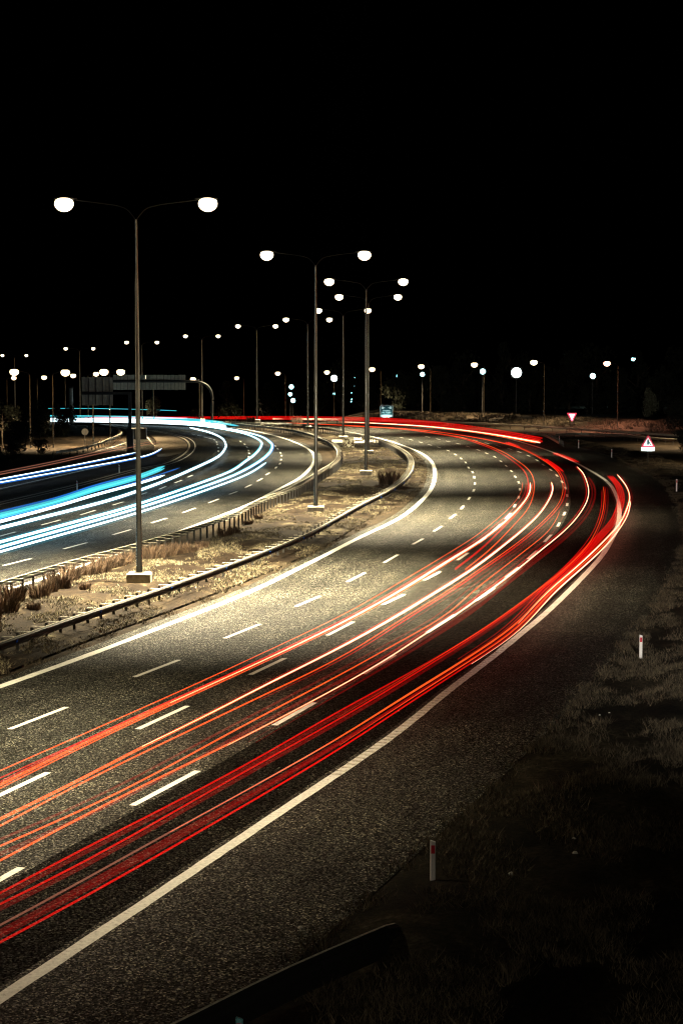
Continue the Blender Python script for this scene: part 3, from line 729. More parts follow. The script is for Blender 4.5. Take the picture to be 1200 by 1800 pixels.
ov = empty('street_lamp', (9.0, -9.0, 10.0), 'added unseen street lamp on the overpass behind the viewer', 'street lamp')  # lamp added behind the camera to brighten verge and posts
MB().tube([(0, 0, -10), (0, 0, 0), (0, 0, 8.5)], [.12, .11, .07], 8).build('pole', M_POLE, ov, True)
MB().tube([(0, 0, 8.4), (-.8, .2, 8.8), (-1.4, .4, 8.9)], .04, 6).build('arm', M_ARM, ov)
h_ = inst('lamp_head', HEAD, ov, (-1.8, .5, 8.95), 2.8); inst('glass_bowl', BOWL2, h_, (0.05, 0, -.22)); spot(h_, (0.05, 0, -.85), 30000, (1, .88, .68), 165)

fl = bpy.data.lights.new('added_flood_light', 'SPOT'); fl.energy = 260000; fl.color = (1, .93, .8); fl.spot_size = R(26); fl.spot_blend = 1.0; fl.shadow_soft_size = .2  # added flood, standing in for traffic headlights along the verge
fo = bpy.data.objects.new('added_flood_light', fl); C.objects.link(fo); fo.parent = ov; fo.location = (0, .45, 8.0)
fo.rotation_euler = (Vector((21, 125, 0)) - Vector((9, -8.6, 18))).to_track_quat('-Z', 'Y').to_euler()
MB().box((0, .22, 8.0), (.4, .3, .35)).build('added_flood_housing', M_HEAD, ov)
single(1266, 630, 760, 10, -22, 'added single-armed street lamp of the same row just beyond the right edge', d=232, power=40000)  # unseen lamps added past the edge to light the right verge
single(1400, 620, 790, 10, -26, 'added single-armed street lamp well beyond the right edge of the view', d=185, power=40000)
# ------------------------------------------------------------------ distant cold floodlights
def flood(px, py, d, r, label, glowmat=None, mast=True):
    p = at(px, py, d); g = terr(p.x, p.y)
    t = empty('floodlight', (p.x, p.y, g), label, 'floodlight', 'cold lights beyond the trees')
    H = p.z - g
    MB().tube([(0, 0.2, -1), (0, 0.2, H)], 0.09, 6).build('mast', M_DARKSTEEL, t)
    MB().box((0, 0.12, H), (2*r+0.1, 0.3, 2*r+0.1)).build('housing', M_DARKSTEEL, t)
    mb = MB(); n = 14
    mb.v = [(0, -0.12, H)] + [(math.cos(6.2832*j/n)*r, -0.05, H+math.sin(6.2832*j/n)*r) for j in range(n)]
    mb.f = [(0, 1+j, 1+(j+1) % n) for j in range(n)]
    mb.build('lens', glowmat or M_CYAN, t)
M_COLD = glow('white_floodlight', (0.8, 1.0, 1.0), 6)
M_COLD2 = glow('small_cold_light', (0.35, 0.9, 1.0), 4)
flood(907, 655, 330, .95, 'very bright white floodlight on a mast before the dark trees', M_COLD)
flood(587, 665, 420, .75, 'bright white floodlight near the centre, below a warm street lamp', M_COLD)
flood(848, 653, 325, .5, 'cold floodlight on the pole top left of the very bright one')
flood(742, 658, 345, .42, 'dim cold floodlight just under a warm lamp among the trees')
flood(1041, 661, 330, .5, 'cold floodlight left of the pinkish street lamp')
flood(512, 680, 400, .5, 'topmost of the three cold lights stacked beside a small street lamp')
flood(510, 693, 400, .42, 'middle one of the three cold lights stacked beside a small street lamp')
flood(515, 704, 400, .5, 'lowest of the three cold lights stacked beside a small street lamp')
flood(698, 661, 500, .35, 'tiny cold light in the dark trees above the blue sign', M_COLD2)
for k, (x, y, r) in enumerate([(623,664,.42),(622.5,678,.2),(618,691,.2),(618,702,.22),(617,706,.2)]):
    flood(x, y, 600, r, ['brightest and topmost of the far lights in a column behind the third lamp post', 'second from the top in the far column of tiny lights', 'third from the top in the far column of tiny lights', 'fourth from the top in the far column of tiny lights', 'lowest in the far column of tiny lights'][k], M_COLD2)
flood(587, 692, 420, .25, 'small pale light under the bright central floodlight', M_COLD2)

# ------------------------------------------------------------------ trees
def crown_mesh(seed, n=1500, shape='round', leaf=0.34):
    r_ = random.Random(seed); mb = MB()
    blobs = []
    for _ in range(11):
        a = r_.uniform(0, 6.28)
        if shape == 'cone':
            z = r_.uniform(0.12, 0.95); q = (1.02 - z)*0.42*r_.uniform(.2, .8); rr = 0.08 + 0.22*(1-z)
        else:
            z = r_.uniform(0.32, 0.84); q = r_.uniform(0, .36)*math.sqrt(max(.1, 1-((z-.55)/.5)**2)); rr = r_.uniform(.13, .25)
        blobs.append((math.cos(a)*q, math.sin(a)*q, z, rr))
    for _ in range(n):
        bx, by, bz, rr = r_.choice(blobs); v = Vector((r_.gauss(0, 1), r_.gauss(0, 1), r_.gauss(0, 1))).normalized()*rr*(r_.random()**0.4)
        c = Vector((bx, by, bz)) + v; s_ = leaf*0.1*r_.uniform(.5, 1.3)
        u = Vector((r_.gauss(0, 1), r_.gauss(0, 1), r_.gauss(0, 1))).normalized(); w = u.orthogonal().normalized()
        mb.add([c-u*s_, c+w*s_*.6, c+u*s_, c-w*s_*.6], [(0, 1, 2, 3)])
    return mb
def trunk_mb(seed):
    r_ = random.Random(seed); mb = MB(); mb.tube([(0, 0, -.05), (.01, 0, .2), (-.01, .01, .5), (.01, 0, .8)], [.03, .022, .014, .005], 6)
    for _ in range(6):
        z = r_.uniform(.2, .6); a = r_.uniform(0, 6.28); q = r_.uniform(.15, .3)
        mb.tube([(0, 0, z), (math.cos(a)*q*.5, math.sin(a)*q*.5, z+.1), (math.cos(a)*q, math.sin(a)*q, z+.2)], [.011, .007, .002], 5)
    return mb
CR = [crown_mesh(k, 2200).mesh('crown', M_LEAF) for k in range(4)] + [crown_mesh(20+k, 1800, 'cone').mesh('crown', M_LEAF) for k in range(2)]
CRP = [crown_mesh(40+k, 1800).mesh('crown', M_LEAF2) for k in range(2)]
TR = [trunk_mb(k).mesh('trunk', M_BARK) for k in range(3)]
def tree(px, ytop, d, wid, label, group, k=0, pale=False, base=None):
    x = (px-600)/FOC*d; zt = CAM_H - (ytop-HOR)/FOC*d; g = terr(x, d) if base is None else base; H = zt-g
    t = empty('tree', (x, d, g), label, 'tree', group, random.uniform(0, 6.28))
    w = wid/FOC*d/0.95
    inst('crown', (CRP if pale else CR)[k % (2 if pale else 6)], t, sc=(w, w, H)); inst('trunk', TR[k % 3], t, sc=(H, H, H))
RW = ['directly behind the speed camera sign', 'left of the first lamp pole right of the sign', 'just right of the first lamp pole past the sign, the widest there', 'tall, left of the pole with a cold lamp at its top', 'low, right behind the pole with a cold lamp at its top', 'tallest, left of the brightest floodlight', 'right below the brightest floodlight', 'behind the lamp pole right of the brightest floodlight', 'tall, above the inverted triangle sign', 'broad, behind the cold lamp left of the pinkish one', 'just right of the pinkish lamp pole', 'tall, left of the cold lamp at far right', 'low, above the gap right of the warning sign', 'tall and wide, touching the right edge', 'cut off by the right edge', 'low bushy, under the brightest floodlight, left side', 'low bushy, left of the pinkish lamp pole foot', 'low bushy, above the left corner of the inverted triangle', 'low bushy, right above the inverted triangle sign', 'low bushy, between the first two lamp poles past the sign']
CW = ['behind the bright central floodlight', 'behind the third and fourth twin lamps', 'between the first cold cluster and the floodlight, dark', 'behind the three stacked cold lights', 'right of the seventh twin lamp pole', 'left of the seventh twin lamp pole', 'behind and left of the speed camera sign']
LWL = ['at the left edge behind the twin lamp pole', 'low, in front of the left edge tree', 'cut off by the left edge', 'right behind the left ramp lamp pole', 'between the two ramp lamp poles', 'right behind the second ramp lamp pole', 'narrow, left of the thick grey column', 'bush at the foot of the left ramp lamp pole', 'small bush between the ramp lamp pole feet', 'bush nearest the ramp at the left edge']
right = [(700,655,345,70),(735,628,350,70),(775,640,340,80),(815,612,352,75),(850,650,345,60),(880,600,360,85),(930,625,350,75),(975,640,335,70),(1000,612,350,80),(1045,600,345,90),(1090,640,332,70),(1120,615,340,80),(1160,650,315,75),(1190,600,330,95),(1225,640,300,90),(905,680,335,60),(1060,690,320,55),(950,690,330,50),(1030,680,325,50),(790,690,335,50)]
for i, (px, yt, d, w) in enumerate(right):
    d += 25
    tree(px, yt, d, w, 'dark leafy tree ' + RW[i], 'dark trees behind the far bank', i)
tree(1137, 678, 318, 38, 'pale lit small tree under the cold street lamp at right', None, 0, True)
tree(1186, 695, 268, 60, 'dark bushy tree cut by the right edge beside the warning sign', None, 1, False)
tree(1205, 752, 205, 46, 'black shrub at the right edge level with the warning sign', None, 2, False)
for i, (px, yt, d, w) in enumerate([(600,640,430,70),(640,650,430,60),(560,665,440,60),(520,670,450,55),(470,668,450,60),(400,668,470,60),(665,680,400,45)]):
    tree(px, yt, d, w, 'dark far tree ' + CW[i], 'dark trees beyond the curve', i)
for i, (px, yt, d, w) in enumerate([(5,700,235,70),(35,735,215,50),(-25,690,240,80),(58,700,255,50),(80,712,250,48),(104,708,262,46),(120,712,270,34),(20,770,195,55),(72,770,205,36),(-10,785,185,50)]):
    tree(px, yt, d, w, 'dark tree beside the ramp, ' + LWL[i], 'dark trees beside the ramp', i)
tree(272, 694, 470, 42, 'pale poplar-like tree dimly lit behind the gantry signs', None, 1, True)
tree(342, 716, 470, 34, 'low pale bush right of the gantry signs, behind the red trails', None, 0, True)

# ------------------------------------------------------------------ delineator posts
def delineator(px, yb, label, h=None, yt=None, mat=M_WHITE):
    p = G(px, yb); H = (yb-yt)/FOC*p.y/math.cos(PITCH) if yt else 1.0
    t = empty('delineator_post', (p.x, p.y, 0), label, 'road marker post', 'white marker posts beside the roads')
    w = 0.12; mb = MB()
    prof = [(-w/2, -.02), (-w/2+.02, -.05), (w/2-.02, -.05), (w/2, -.02), (w/2-.02, .03), (-w/2+.02, .03)]
    for z in (-0.1, H-.03, H):
        for i, (a, b_) in enumerate(prof): mb.v.append((a, b_, z - (0.03 if z == H and a > 0 else 0)))
    for k in range(2):
        for j in range(6): a = k*6+j; b_ = k*6+(j+1) % 6; mb.f.append((a, b_, b_+6, a+6))
    mb.f.append(tuple(range(12, 18)))
    mb.build('post_body', mat, t); MB().box((0, -.053, H*.80), (.085, .008, H*.19)).build('reflector', M_RED, t)
delineator(760, 1553, 'white marker post with red reflector nearest the camera, on the right verge', yt=1474)
delineator(1125, 1158, 'white marker post with red reflector beside the wide asphalt bend', yt=1115)
delineator(1188, 864, 'white marker post close to the right edge of the picture', yt=842)
delineator(1074, 804, 'white marker post left of the triangular warning sign', yt=790)
delineator(1016, 788, 'white marker post at the road fork, between two others', yt=773)
delineator(982, 779, 'white marker post at the end of the curved guardrail', yt=766)
delineator(210, 831, 'small white marker post between ramp and left carriageway', yt=817)
delineator(136, 861, 'small dull marker post left of the nearest tall lamp', yt=845)
delineator(421, 1875, 'marker post at the bottom edge in front of the black barrier', yt=1783, mat=plain('teal_lit_post', (.12, .35, .38), .5))  # teal light falling on this post is put into its colour

# ------------------------------------------------------------------ signs
def text(body, size, mat, loc, parent, name='lettering', align='CENTER', rot=(math.pi/2, 0, 0)):
    cu = bpy.data.curves.new(name, 'FONT'); cu.body = body; cu.size = size; cu.align_x = align; cu.extrude = 0.004; cu.materials.append(mat)
    tmp = bpy.data.objects.new('tmp', cu); C.objects.link(tmp); bpy.context.view_layer.update()
    me = bpy.data.meshes.new_from_object(tmp); C.objects.unlink(tmp); bpy.data.objects.remove(tmp)
    o = bpy.data.objects.new(name, me); C.objects.link(o); o.parent = parent; o.location = loc; o.rotation_euler = rot
    return o
M_SGREEN = plain('teal_sign_sheet', (0.005, 0.10, 0.12), 0.35, 0, 0.15, 2); M_SWHITE = plain('white_sign_sheet', (0.82, 0.85, 0.85), 0.5, 0, 0.04, 2)
M_SGLOW = plain('pale_strip_sheet', (0.8, 0.85, 0.85), 0.5, 0, 0.05, 2); M_BLK = plain('black_print', (0.01, 0.02, 0.02), 0.5)
M_SRED = plain('red_sign_sheet', (0.65, 0.008, 0.05), 0.5, 0, 0.08, 2); M_TEALP = plain('dark_teal_sheet', (0.0, 0.05, 0.06), 0.5, 0, 0.1, 2)
def added_sign_lamp(parent, z, drop_, out, power, col=(.85, 1, 1)):  # added lamp and bracket, standing in for headlights reflected by the sign
    f = MB().box((0, -out, z - drop_), (.35, .12, .1)).build('added_sign_lamp', M_HEAD, parent)
    MB().tube([(0, .04, z - drop_ - .05), (0, -out, z - drop_ - .06)], .02, 6).build('added_lamp_bracket', M_DARKSTEEL, parent)
    l = bpy.data.lights.new('added_sign_light', 'SPOT'); l.energy = power; l.color = col; l.spot_size = R(110); l.spot_blend = .8; l.shadow_soft_size = .08
    o = bpy.data.objects.new('added_sign_light', l); C.objects.link(o); o.parent = parent; o.location = (0, -out, z - drop_ + .08)
    o.rotation_euler = (math.pi/2 + math.atan2(drop_, out)*.8, 0, 0)
def rounded(w, h, r, n=4):
    pts = []
    for cx, cz, a0 in ((w/2-r, h/2-r, 0), (-w/2+r, h/2-r, 90), (-w/2+r, -h/2+r, 180), (w/2-r, -h/2+r, 270)):
        for k in range(n+1): a = R(a0+90*k/n); pts.append((cx+math.cos(a)*r, cz+math.sin(a)*r))
    return pts
def plate(mb, pts, y, th=0.02, c=(0, 0)):
    k = len(mb.v); n = len(pts)
    for yy in (y, y+th):
        for a, b_ in pts: mb.v.append((a+c[0], yy, b_+c[1]))
    mb.f.append(tuple(range(k, k+n))); mb.f.append(tuple(range(k+n, k+2*n))[::-1])
    for j in range(n): a = k+j; b_ = k+(j+1) % n; mb.f.append((a, a+n, b_+n, b_))
    return mb
# average-speed sign with two cameras
d = 318; c0 = at(679, 722.5, d); S = d/FOC
sg = empty('speed_camera_sign', (c0.x, d, terr(0, d)), 'blue-green road sign with two camera symbols and lit bottom strip', 'road sign'); zc = c0.z - sg.location.z
plate(MB(), rounded(22*S, 21*S, 1.2*S), 0).build('border', M_SWHITE, sg).location.z = zc
plate(MB(), rounded(20.6*S, 19.6*S, 1*S), -0.02).build('panel', M_TEALP, sg).location.z = zc
plate(MB(), rounded(22.6*S, 4.2*S, .3*S), -0.05, 0.02).build('lit_strip', M_SGLOW, sg).location.z = zc - 8.6*S
for s_ in (-1, 1):
    mb = MB(); plate(mb, [(s_*6.6*S-2*S*.9, -2.2*S), (s_*6.6*S+2*S*.9, -2.2*S), (s_*6.6*S+1.9*S, 1*S), (s_*(6.6+.8)*S, 2.6*S), (s_*6.6*S-1.9*S, 1*S)], -0.05)
    plate(mb, [(s_*4.6*S, -.6*S), (s_*3*S, -.9*S), (s_*3*S, .9*S), (s_*4.6*S, .4*S)] if s_ < 0 else [(s_*4.6*S, .4*S), (s_*3*S, .9*S), (s_*3*S, -.9*S), (s_*4.6*S, -.6*S)], -0.05)
    mb.build('camera_symbol', M_SWHITE, sg).location.z = zc + 6*S
text('Ortalama', 3.6*S, M_SWHITE, (0, -0.06, zc-0.4*S), sg); text('Hız Tespiti', 3.5*S, M_SWHITE, (0, -0.06, zc-4*S), sg)
for s_ in (-1, 1): MB().box((s_*6*S, 0.1, zc*0.5-1*S), (.12, .12, zc)).build('sign_post', M_DARKSTEEL, sg)

added_sign_lamp(sg, zc, 15*S, 9*S, 330, (.6, 1, 1))
def tri(mb, s, y, up=True, c=(0, 0), th=0.02):
    h = s*0.866; r = s*.06; q = 1 if up else -1; pts = []
    corners = [(-s/2, -h/3), (s/2, -h/3), (0, 2*h/3)]
    for i in range(3):
        p = Vector(corners[i]); a = (Vector(corners[(i-1) % 3])-p).normalized(); b_ = (Vector(corners[(i+1) % 3])-p).normalized()
        pts += [tuple(p+a*r), tuple(p+(a+b_)*r*.35), tuple(p+b_*r)]
    pts = [(a, b_*q) for a, b_ in pts]
    if not up: pts = pts[::-1]
    return plate(mb, pts, y, th, c)
p = G(1137.5, 819); S = p.y/FOC
ws = empty('merge_warning_sign', tuple(p), 'red-bordered white warning triangle with a plate reading 250 m', 'road sign')
z0 = (819-778.5)*S*1.0
tri(MB(), 25*S, 0).build('border', M_SRED, ws).location.z = z0
tri(MB(), 17.5*S, -0.025).build('panel', M_SWHITE, ws).location.z = z0
plate(MB(), rounded(24.5*S, 7*S, .3*S), -0.01).build('distance_plate', M_SWHITE, ws).location.z = z0 - 11*S
text('250 m', 6.2*S, M_TEALP, (0, -0.02, z0-13*S), ws)
mb = MB(); plate(mb, [(-1.7*S, -3*S), (1.4*S, -3*S), (1.4*S, 3*S), (2.4*S, 3*S), (0, 6.5*S), (-1.9*S, 4*S), (-1.7*S, 3*S)], -0.05)
plate(mb, [(1.4*S, 0), (4.2*S, -4*S), (5.2*S, -3.2*S), (2.2*S, 2*S), (1.4*S, 3*S)], -0.05)
mb.build('merge_arrow', M_TEALP, ws).location.z = z0
MB().tube([(0, .06, -.2), (0, .06, z0+3*S)], .045, 8).build('sign_post', M_DARKSTEEL, ws)
added_sign_lamp(ws, z0, 17*S, 16*S, 150)
d = 285; c0 = at(1004.5, 731, d); S = d/FOC
ys_ = empty('yield_sign', (c0.x, d, 0), 'inverted red-bordered triangle sign in front of the bank', 'road sign')
tri(MB(), 18*S, 0, False).build('border', M_SRED, ys_).location.z = c0.z
tri(MB(), 12*S, -.025, False).build('panel', plain('bluish_sheet', (.35, .7, .85), .5, 0, .05), ys_).location.z = c0.z
MB().tube([(0, .06, -.2), (0, .06, c0.z+2*S)], .05, 8).build('sign_post', M_DARKSTEEL, ys_)

added_sign_lamp(ys_, c0.z, 12*S, 12*S, 260, (.7, .9, 1))
# gantry signs seen from behind, each panel of planks
def board(name_, x0, x1, y0, y1, d, label, colx, coly, beam_y, n, arm_to):
    S = d/FOC; xc = ((x0+x1)/2-600)*S; t = empty(name_, ((colx-600)*S, d, terr(0, d)), label, 'gantry sign')
    ox = t.location.x; g = t.location.z; W = (x1-x0)*S; zt = CAM_H-(y0-HOR)*S-g; zb = CAM_H-(y1-HOR)*S-g; pw = W/n
    for i in range(n):
        x = (x0-600)*S + pw*(i+.5) - ox
        MB().box((x, 0.1 + 0.012*(i % 2), (zt+zb)/2 + random.uniform(-.03, .03)), (pw*.93, 0.05, zt-zb)).build('panel', M_SIGNBACK, t)
        if i % 2 == 0: MB().box((x-pw/2, 0.02, (zt+zb)/2), (0.07, 0.09, (zt-zb)*.96)).build('stiffener', M_DARKSTEEL, t)
    zbm = CAM_H-(beam_y-HOR)*S-g
    xa = (min(x0, arm_to)-600)*S-ox; xb_ = (max(x1-2, arm_to)-600)*S-ox
    if name_ == 'cantilever_sign':
        MB().box(((xa+xb_)/2, -0.12, zbm), (xb_-xa, 0.3, 0.32)).build('beam', M_DARKSTEEL, t)
        MB().box((0, 0, zbm/2-0.3), (0.36, 0.36, zbm+0.9)).build('column', M_DARKSTEEL, t)
        MB().box((0, 0, 1.3), (0.75, 0.6, 3.2)).build('column_base', M_DARKSTEEL, t)
    else:
        P = spline([Vector((xa, -.12, zbm)), Vector(((335-600)*S-ox, -.12, zbm)), Vector(((352-600)*S-ox, -.12, zbm-.15)), Vector(((366-600)*S-ox, -.06, zbm-.9)), Vector((0, 0, zbm-2.4)), Vector((0, 0, 2)), Vector((0, 0, -1))], .4, 1)
        MB().tube(P, .24, 8).build('column', M_DARKSTEEL, t, True)
    return t
board('gantry_sign', 200, 327, 659, 685, 330, 'long gantry sign seen from behind, its curved column at right', 373, 740, 670, 20, 200)
board('cantilever_sign', 145, 199.5, 663, 712, 214, 'square stacked sign board seen from behind on a dark cantilever column', 229, 795, 691, 9, 232)
p = G(245, 772); MB_c = empty('utility_cabinet', tuple(p), 'dark box cabinet beside the sign column in the ramp fork', 'cabinet'); S = p.y/FOC
MB().bevbox((0, 0, 10*S), (26*S, 1.2, 20*S), 0, .06).build('cabinet_body', M_DARKSTEEL, MB_c)
MB().box((-6*S, -.615, 10*S), (11*S, .02, 17*S)).build('door', M_DARKSTEEL, MB_c); MB().box((6*S, -.615, 10*S), (11*S, .02, 17*S)).build('door', M_DARKSTEEL, MB_c)
# thick grey sign column at left and a small round sign seen from behind
p = G(126, 746); t = empty('sign_column', tuple(p), 'thick pale grey column rising left of the stacked gantry sign', 'column')
MB().tube([(0, 0, -1), (0, 0, 63/FOC*p.y)], [.42, .34], 12).build('column_shaft', plain('grey_column', (.3, .28, .24), .6), t, True)
MB().tube([(0, 0, 63/FOC*p.y), (0, 0, 63/FOC*p.y+.3)], [.42, .42], 12).build('cap', M_DARKSTEEL, t)
p = G(150, 783); t = empty('round_sign', tuple(p), 'dark round sign seen from behind inside the ramp loop', 'road sign'); S = p.y/FOC
mb = MB(); plate(mb, [(math.cos(6.283*j/16)*6*S, math.sin(6.283*j/16)*6*S) for j in range(16)], 0); mb.build('disc', M_DARKSTEEL, t).location.z = 24*S
MB().tube([(0, -.05, -.1), (0, -.05, 26*S)], .05, 6).build('sign_post', M_DARKSTEEL, t)

# ------------------------------------------------------------------ stained slab, cable coil, pale concrete pads on the median
p = G(612.5, 788); S = p.y/FOC; m, nt, b = newmat('stained_concrete')
tc = nt.nodes.new('ShaderNodeTexCoord'); n = N(nt, 'ShaderNodeTexNoise', Scale=2.4, Detail=5.0, Roughness=.55); nt.links.new(tc.outputs['Object'], n.inputs['Vector'])
r = ramp(nt, [(.42, (.05, .03, .015)), (.47, (.45, .42, .3)), (.6, (.65, .62, .48))]); nt.links.new(n.outputs[0], r.inputs[0]); nt.links.new(r.outputs[0], b.inputs['Base Color']); b.inputs['Roughness'].default_value = .85
sl = empty('concrete_block', tuple(p), 'upright pale concrete block with dark stains at the foot of the fifth lamp', 'concrete block')
MB().bevbox((0, .5, 9.5*S), (19*S, .7, 19*S), 0, .05).build('block_face', m, sl)
MB().box((0, .5, .03), (20*S, 1.2, .12)).build('footing', M_CONC, sl)
for px0, px1, y0, y1, lab in ((583, 602, 777, 782, 'flat pale concrete slab left of the stained block'), (622, 636, 773, 783, 'bright pale concrete slab right of the stained block'), (636, 665, 777, 782, 'long thin pale concrete slab behind the third and fourth lamp posts')):
    a = G(px0, y1); b_ = G(px1, y0); q = MB()
    o = q.bevbox((0, 0, .14), (b_.x-a.x, (b_.y-a.y), .24), 0, .04).build('concrete_slab', M_CONC); o.location = ((a.x+b_.x)/2, (a.y+b_.y)/2, 0.05)
    tag(o, lab, 'concrete slab')
p = G(660, 809); mb = MB()
for k in range(7):
    cx = -1.0 + .33*k; pts = [(cx+math.cos(a)*.42+a*.02, math.sin(a*.5)*.2, .45+math.sin(a)*.42) for a in np.linspace(0, 6.1, 16)]
    mb.tube(pts, .02, 4)
mb.tube([(1.2, 0, .4), (1.8, .2, .9), (2.5, .1, .5), (3.2, 0, .1)], .02, 4)
o = mb.build('cable_coil', M_DARKSTEEL); o.location = (p.x, p.y, .06); tag(o, 'loose coil of dark cable standing on the median behind the third lamp', 'cable coil')

# ------------------------------------------------------------------ light trails (tubes of light at lamp height)
TM = {
 'hot':    glow('white_hot_trail', (1.0, 0.42, 0.25), 1.9, .35, True),
 'orange': glow('orange_trail', (1.0, 0.09, 0.012), 0.6, .4, True),
 'red':    glow('red_trail', (1.0, 0.004, 0.003), 0.28, .35, True),
 'dim':    glow('dim_red_trail', (0.42, 0.002, 0.003), 0.13, .5, True),
 'dull':   glow('brown_trail', (0.35, 0.13, 0.08), 0.35, .3, True),
 'white':  glow('white_trail', (0.72, 0.92, 1.0), 1.7, .15, True),
 'cyan':   glow('cyan_trail', (0.07, 0.60, 0.68), 0.6, .2, True),
 'blue':   glow('blue_trail', (0.02, 0.20, 0.75), 0.4, .2, True),
 'halo':   glow('teal_fringe', (0.01, 0.35, 0.5), 0.10, .2, True),
 'pink':   glow('crimson_trail', (0.95, 0.0, 0.09), 0.4, .1, True),
}
def trail(pts, kind, r, label, h=0.8, pre=0.0, name='tail_light_trail', dx=0.0, dz=0.0, group=None, t0=0.0, t1=3.0):
    P = [G(x, y, h) for x, y in pts]
    P = spline(extend(P, pre), 2.0, 3)
    if dx: P = offset(P, dx)
    if dz: P = [p + Vector((0, 0, dz)) for p in P]
    n = len(P); st = 2.0
    rs = [r * max(.12, min(1.0, (i*st/t0 if t0 else 1.0), ((n-1-i)*st/t1 if t1 else 1.0))) for i in range(n)]
    o = MB().tube(P, rs, 6).build(name, TM[kind])
    return tag(o, label, 'light trail', group)
A1 = [(0,1355),(200,1267),(350,1200),(425,1165),(600,1082),(700,1025),(800,965),(833,944),(870,915),(900,887),(915,866),(918,847)]
A2 = [(0,1380),(150,1305),(300,1235),(450,1167),(600,1095),(700,1040),(800,978),(833,958),(870,931),(900,905),(922,880),(931,863),(931,848)]
A3 = [(800,1000),(845,965),(885,926),(915,893),(926,865),(927,843),(920,827),(903,812),(873,793),(833,777),(800,768),(760,761.5),(720,756),(680,752),(640,749.5),(600,747.5),(500,743)]
A4 = [(0,1440),(125,1380),(250,1312),(350,1265),(450,1212),(600,1137),(700,1081),(767,1040),(800,1020),(840,993),(883,960),(923,927),(950,900),(967,873),(971,857),(968,847)]
A5 = [(0,1452),(150,1372),(300,1300),(450,1228),(600,1155),(700,1092),(800,1030),(833,1007),(883,973),(927,940),(960,910),(980,887),(988,867),(988,850),(980,830),(960,813),(933,797),(900,783.5),(850,772),(800,763.5),(750,757),(700,753),(650,750.5),(600,748.5)]
A6 = [(0,1487),(200,1400),(400,1290),(600,1185),(700,1129),(783,1082),(833,1037),(877,1003),(923,967),(960,937),(977,913),(983,898)]
A7 = [(0,1513),(250,1380),(400,1310),(600,1205),(700,1146),(748,1112),(787,1090),(857,1040),(910,1000),(950,967),(987,937),(1013,910),(1030,883),(1034,863),(1030,845),(1023,830),(1013,820)]
A8 = [(450,1305),(600,1217),(700,1158),(825,1079),(867,1045),(933,993),(1000,940),(1033,903),(1045,873),(1043,853),(1033,838)]
A9 = [(0,1570),(130,1500),(300,1415),(450,1335),(600,1247),(700,1194),(825,1121),(908,1067),(940,1040),(987,1000),(1027,957),(1047,923),(1056,890),(1057,860)]
A10 = [(0,1590),(150,1517),(300,1430),(450,1345),(600,1262),(700,1202),(800,1140),(867,1097),(948,1038),(1000,997),(1040,953),(1060,907),(1064,873),(1062,855)]
A11 = [(0,1627),(133,1557),(267,1477),(300,1462),(450,1380),(600,1295),(700,1231),(825,1154),(908,1096),(960,1040),(1007,1000),(1053,957),(1087,920),(1100,893),(1105,873),(1098,853),(1083,834)]
A12 = [(0,1657),(133,1587),(267,1510),(400,1433),(600,1315),(700,1248),(825,1167),(908,1110),(973,1040),(1033,987),(1073,947),(1100,907),(1106,880)]
A13 = [(825,1160),(908,1102),(970,1035),(1033,972),(1083,917),(1093,893),(1096,873),(1090,853),(1075,836)]
trail(A1, 'orange', .016, 'thin orange-red trail farthest left in the near carriageway', pre=15)
trail(A1, 'red', .02, 'thin red trail just below the leftmost orange one', pre=15, dx=.28, dz=-.05)
trail(A2[2:], 'hot', .05, 'thick white-orange trail, the upper of the two brightest', t0=35)
trail(A2, 'orange', .036, 'orange trail running into the upper bright one from the left edge', pre=15)
trail(A2, 'orange', .016, 'orange trail hugging the lower side of the upper bright trail', pre=15, dx=.16)
trail(A2, 'red', .018, 'red trail hugging the upper side of the upper bright trail', pre=15, dx=-.14)
trail(A3, 'red', .05, 'red trail sweeping round the inner bend and away to the far left')
trail(A3, 'orange', .03, 'thin orange trail beside the inner sweeping red trail', dx=.5)
trail(A4[2:], 'hot', .05, 'thick white-orange trail, the lower of the two brightest', t0=30)
trail(A4, 'orange', .034, 'orange trail running into the lower bright one from the left edge', pre=15)
trail(A4[3:], 'red', .022, 'red trail along the upper side of the lower bright trail', dx=-.14, t0=20)
trail(A5, 'orange', .02, 'thin orange trail running the whole bend to the far left', pre=15)
trail(A5[3:], 'red', .04, 'broad red trail beside the orange one on the whole bend', dx=.18, t0=25)
trail(A5[4:], 'dim', .04, 'dim red trail on the outer side of the whole-bend pair', dx=.42, t0=25)
trail(A5, 'hot', .03, 'thin white-hot trail through the tight part of the middle bend', dx=-.12) if False else None
trail(A6, 'orange', .02, 'thin orange trail between the middle lane dashes and the bright pair', pre=15)
trail(A6, 'dim', .045, 'faint red trail under the thin orange one in the third lane', pre=15, dx=.35)
trail(A6, 'dim', .03, 'faint red trail over the thin orange one in the third lane', pre=15, dx=-.3)
trail(A7[2:], 'hot', .026, 'thin fiery trail crossing the outer row of lane dashes', t0=30)
trail(A7, 'orange', .022, 'thin orange trail along the outer row of lane dashes', pre=15)
trail(A7[3:], 'red', .025, 'red trail just outside the thin fiery one', dx=-.18, t0=20)
trail(A8, 'dim', .07, 'broad dark red trail on the outer side of the lane dashes', t0=25)
trail(A8, 'dim', .05, 'second dark red trail on the outer side of the lane dashes', dx=-.22, t0=25)
for k, (A, w) in enumerate(((A9, 'first'), (A10, 'second'))):
    trail(A, 'red', .022, w + ' red trail from the left in the outermost lane', pre=15)
    trail(A, 'dim', .04, 'dark red trail right of the ' + w + ' red one in the outermost lane', pre=15, dx=.16)
trail(A10[4:], 'orange', .018, 'thin orange trail between the two red ones of the outermost lane', dx=-.12, t0=30)
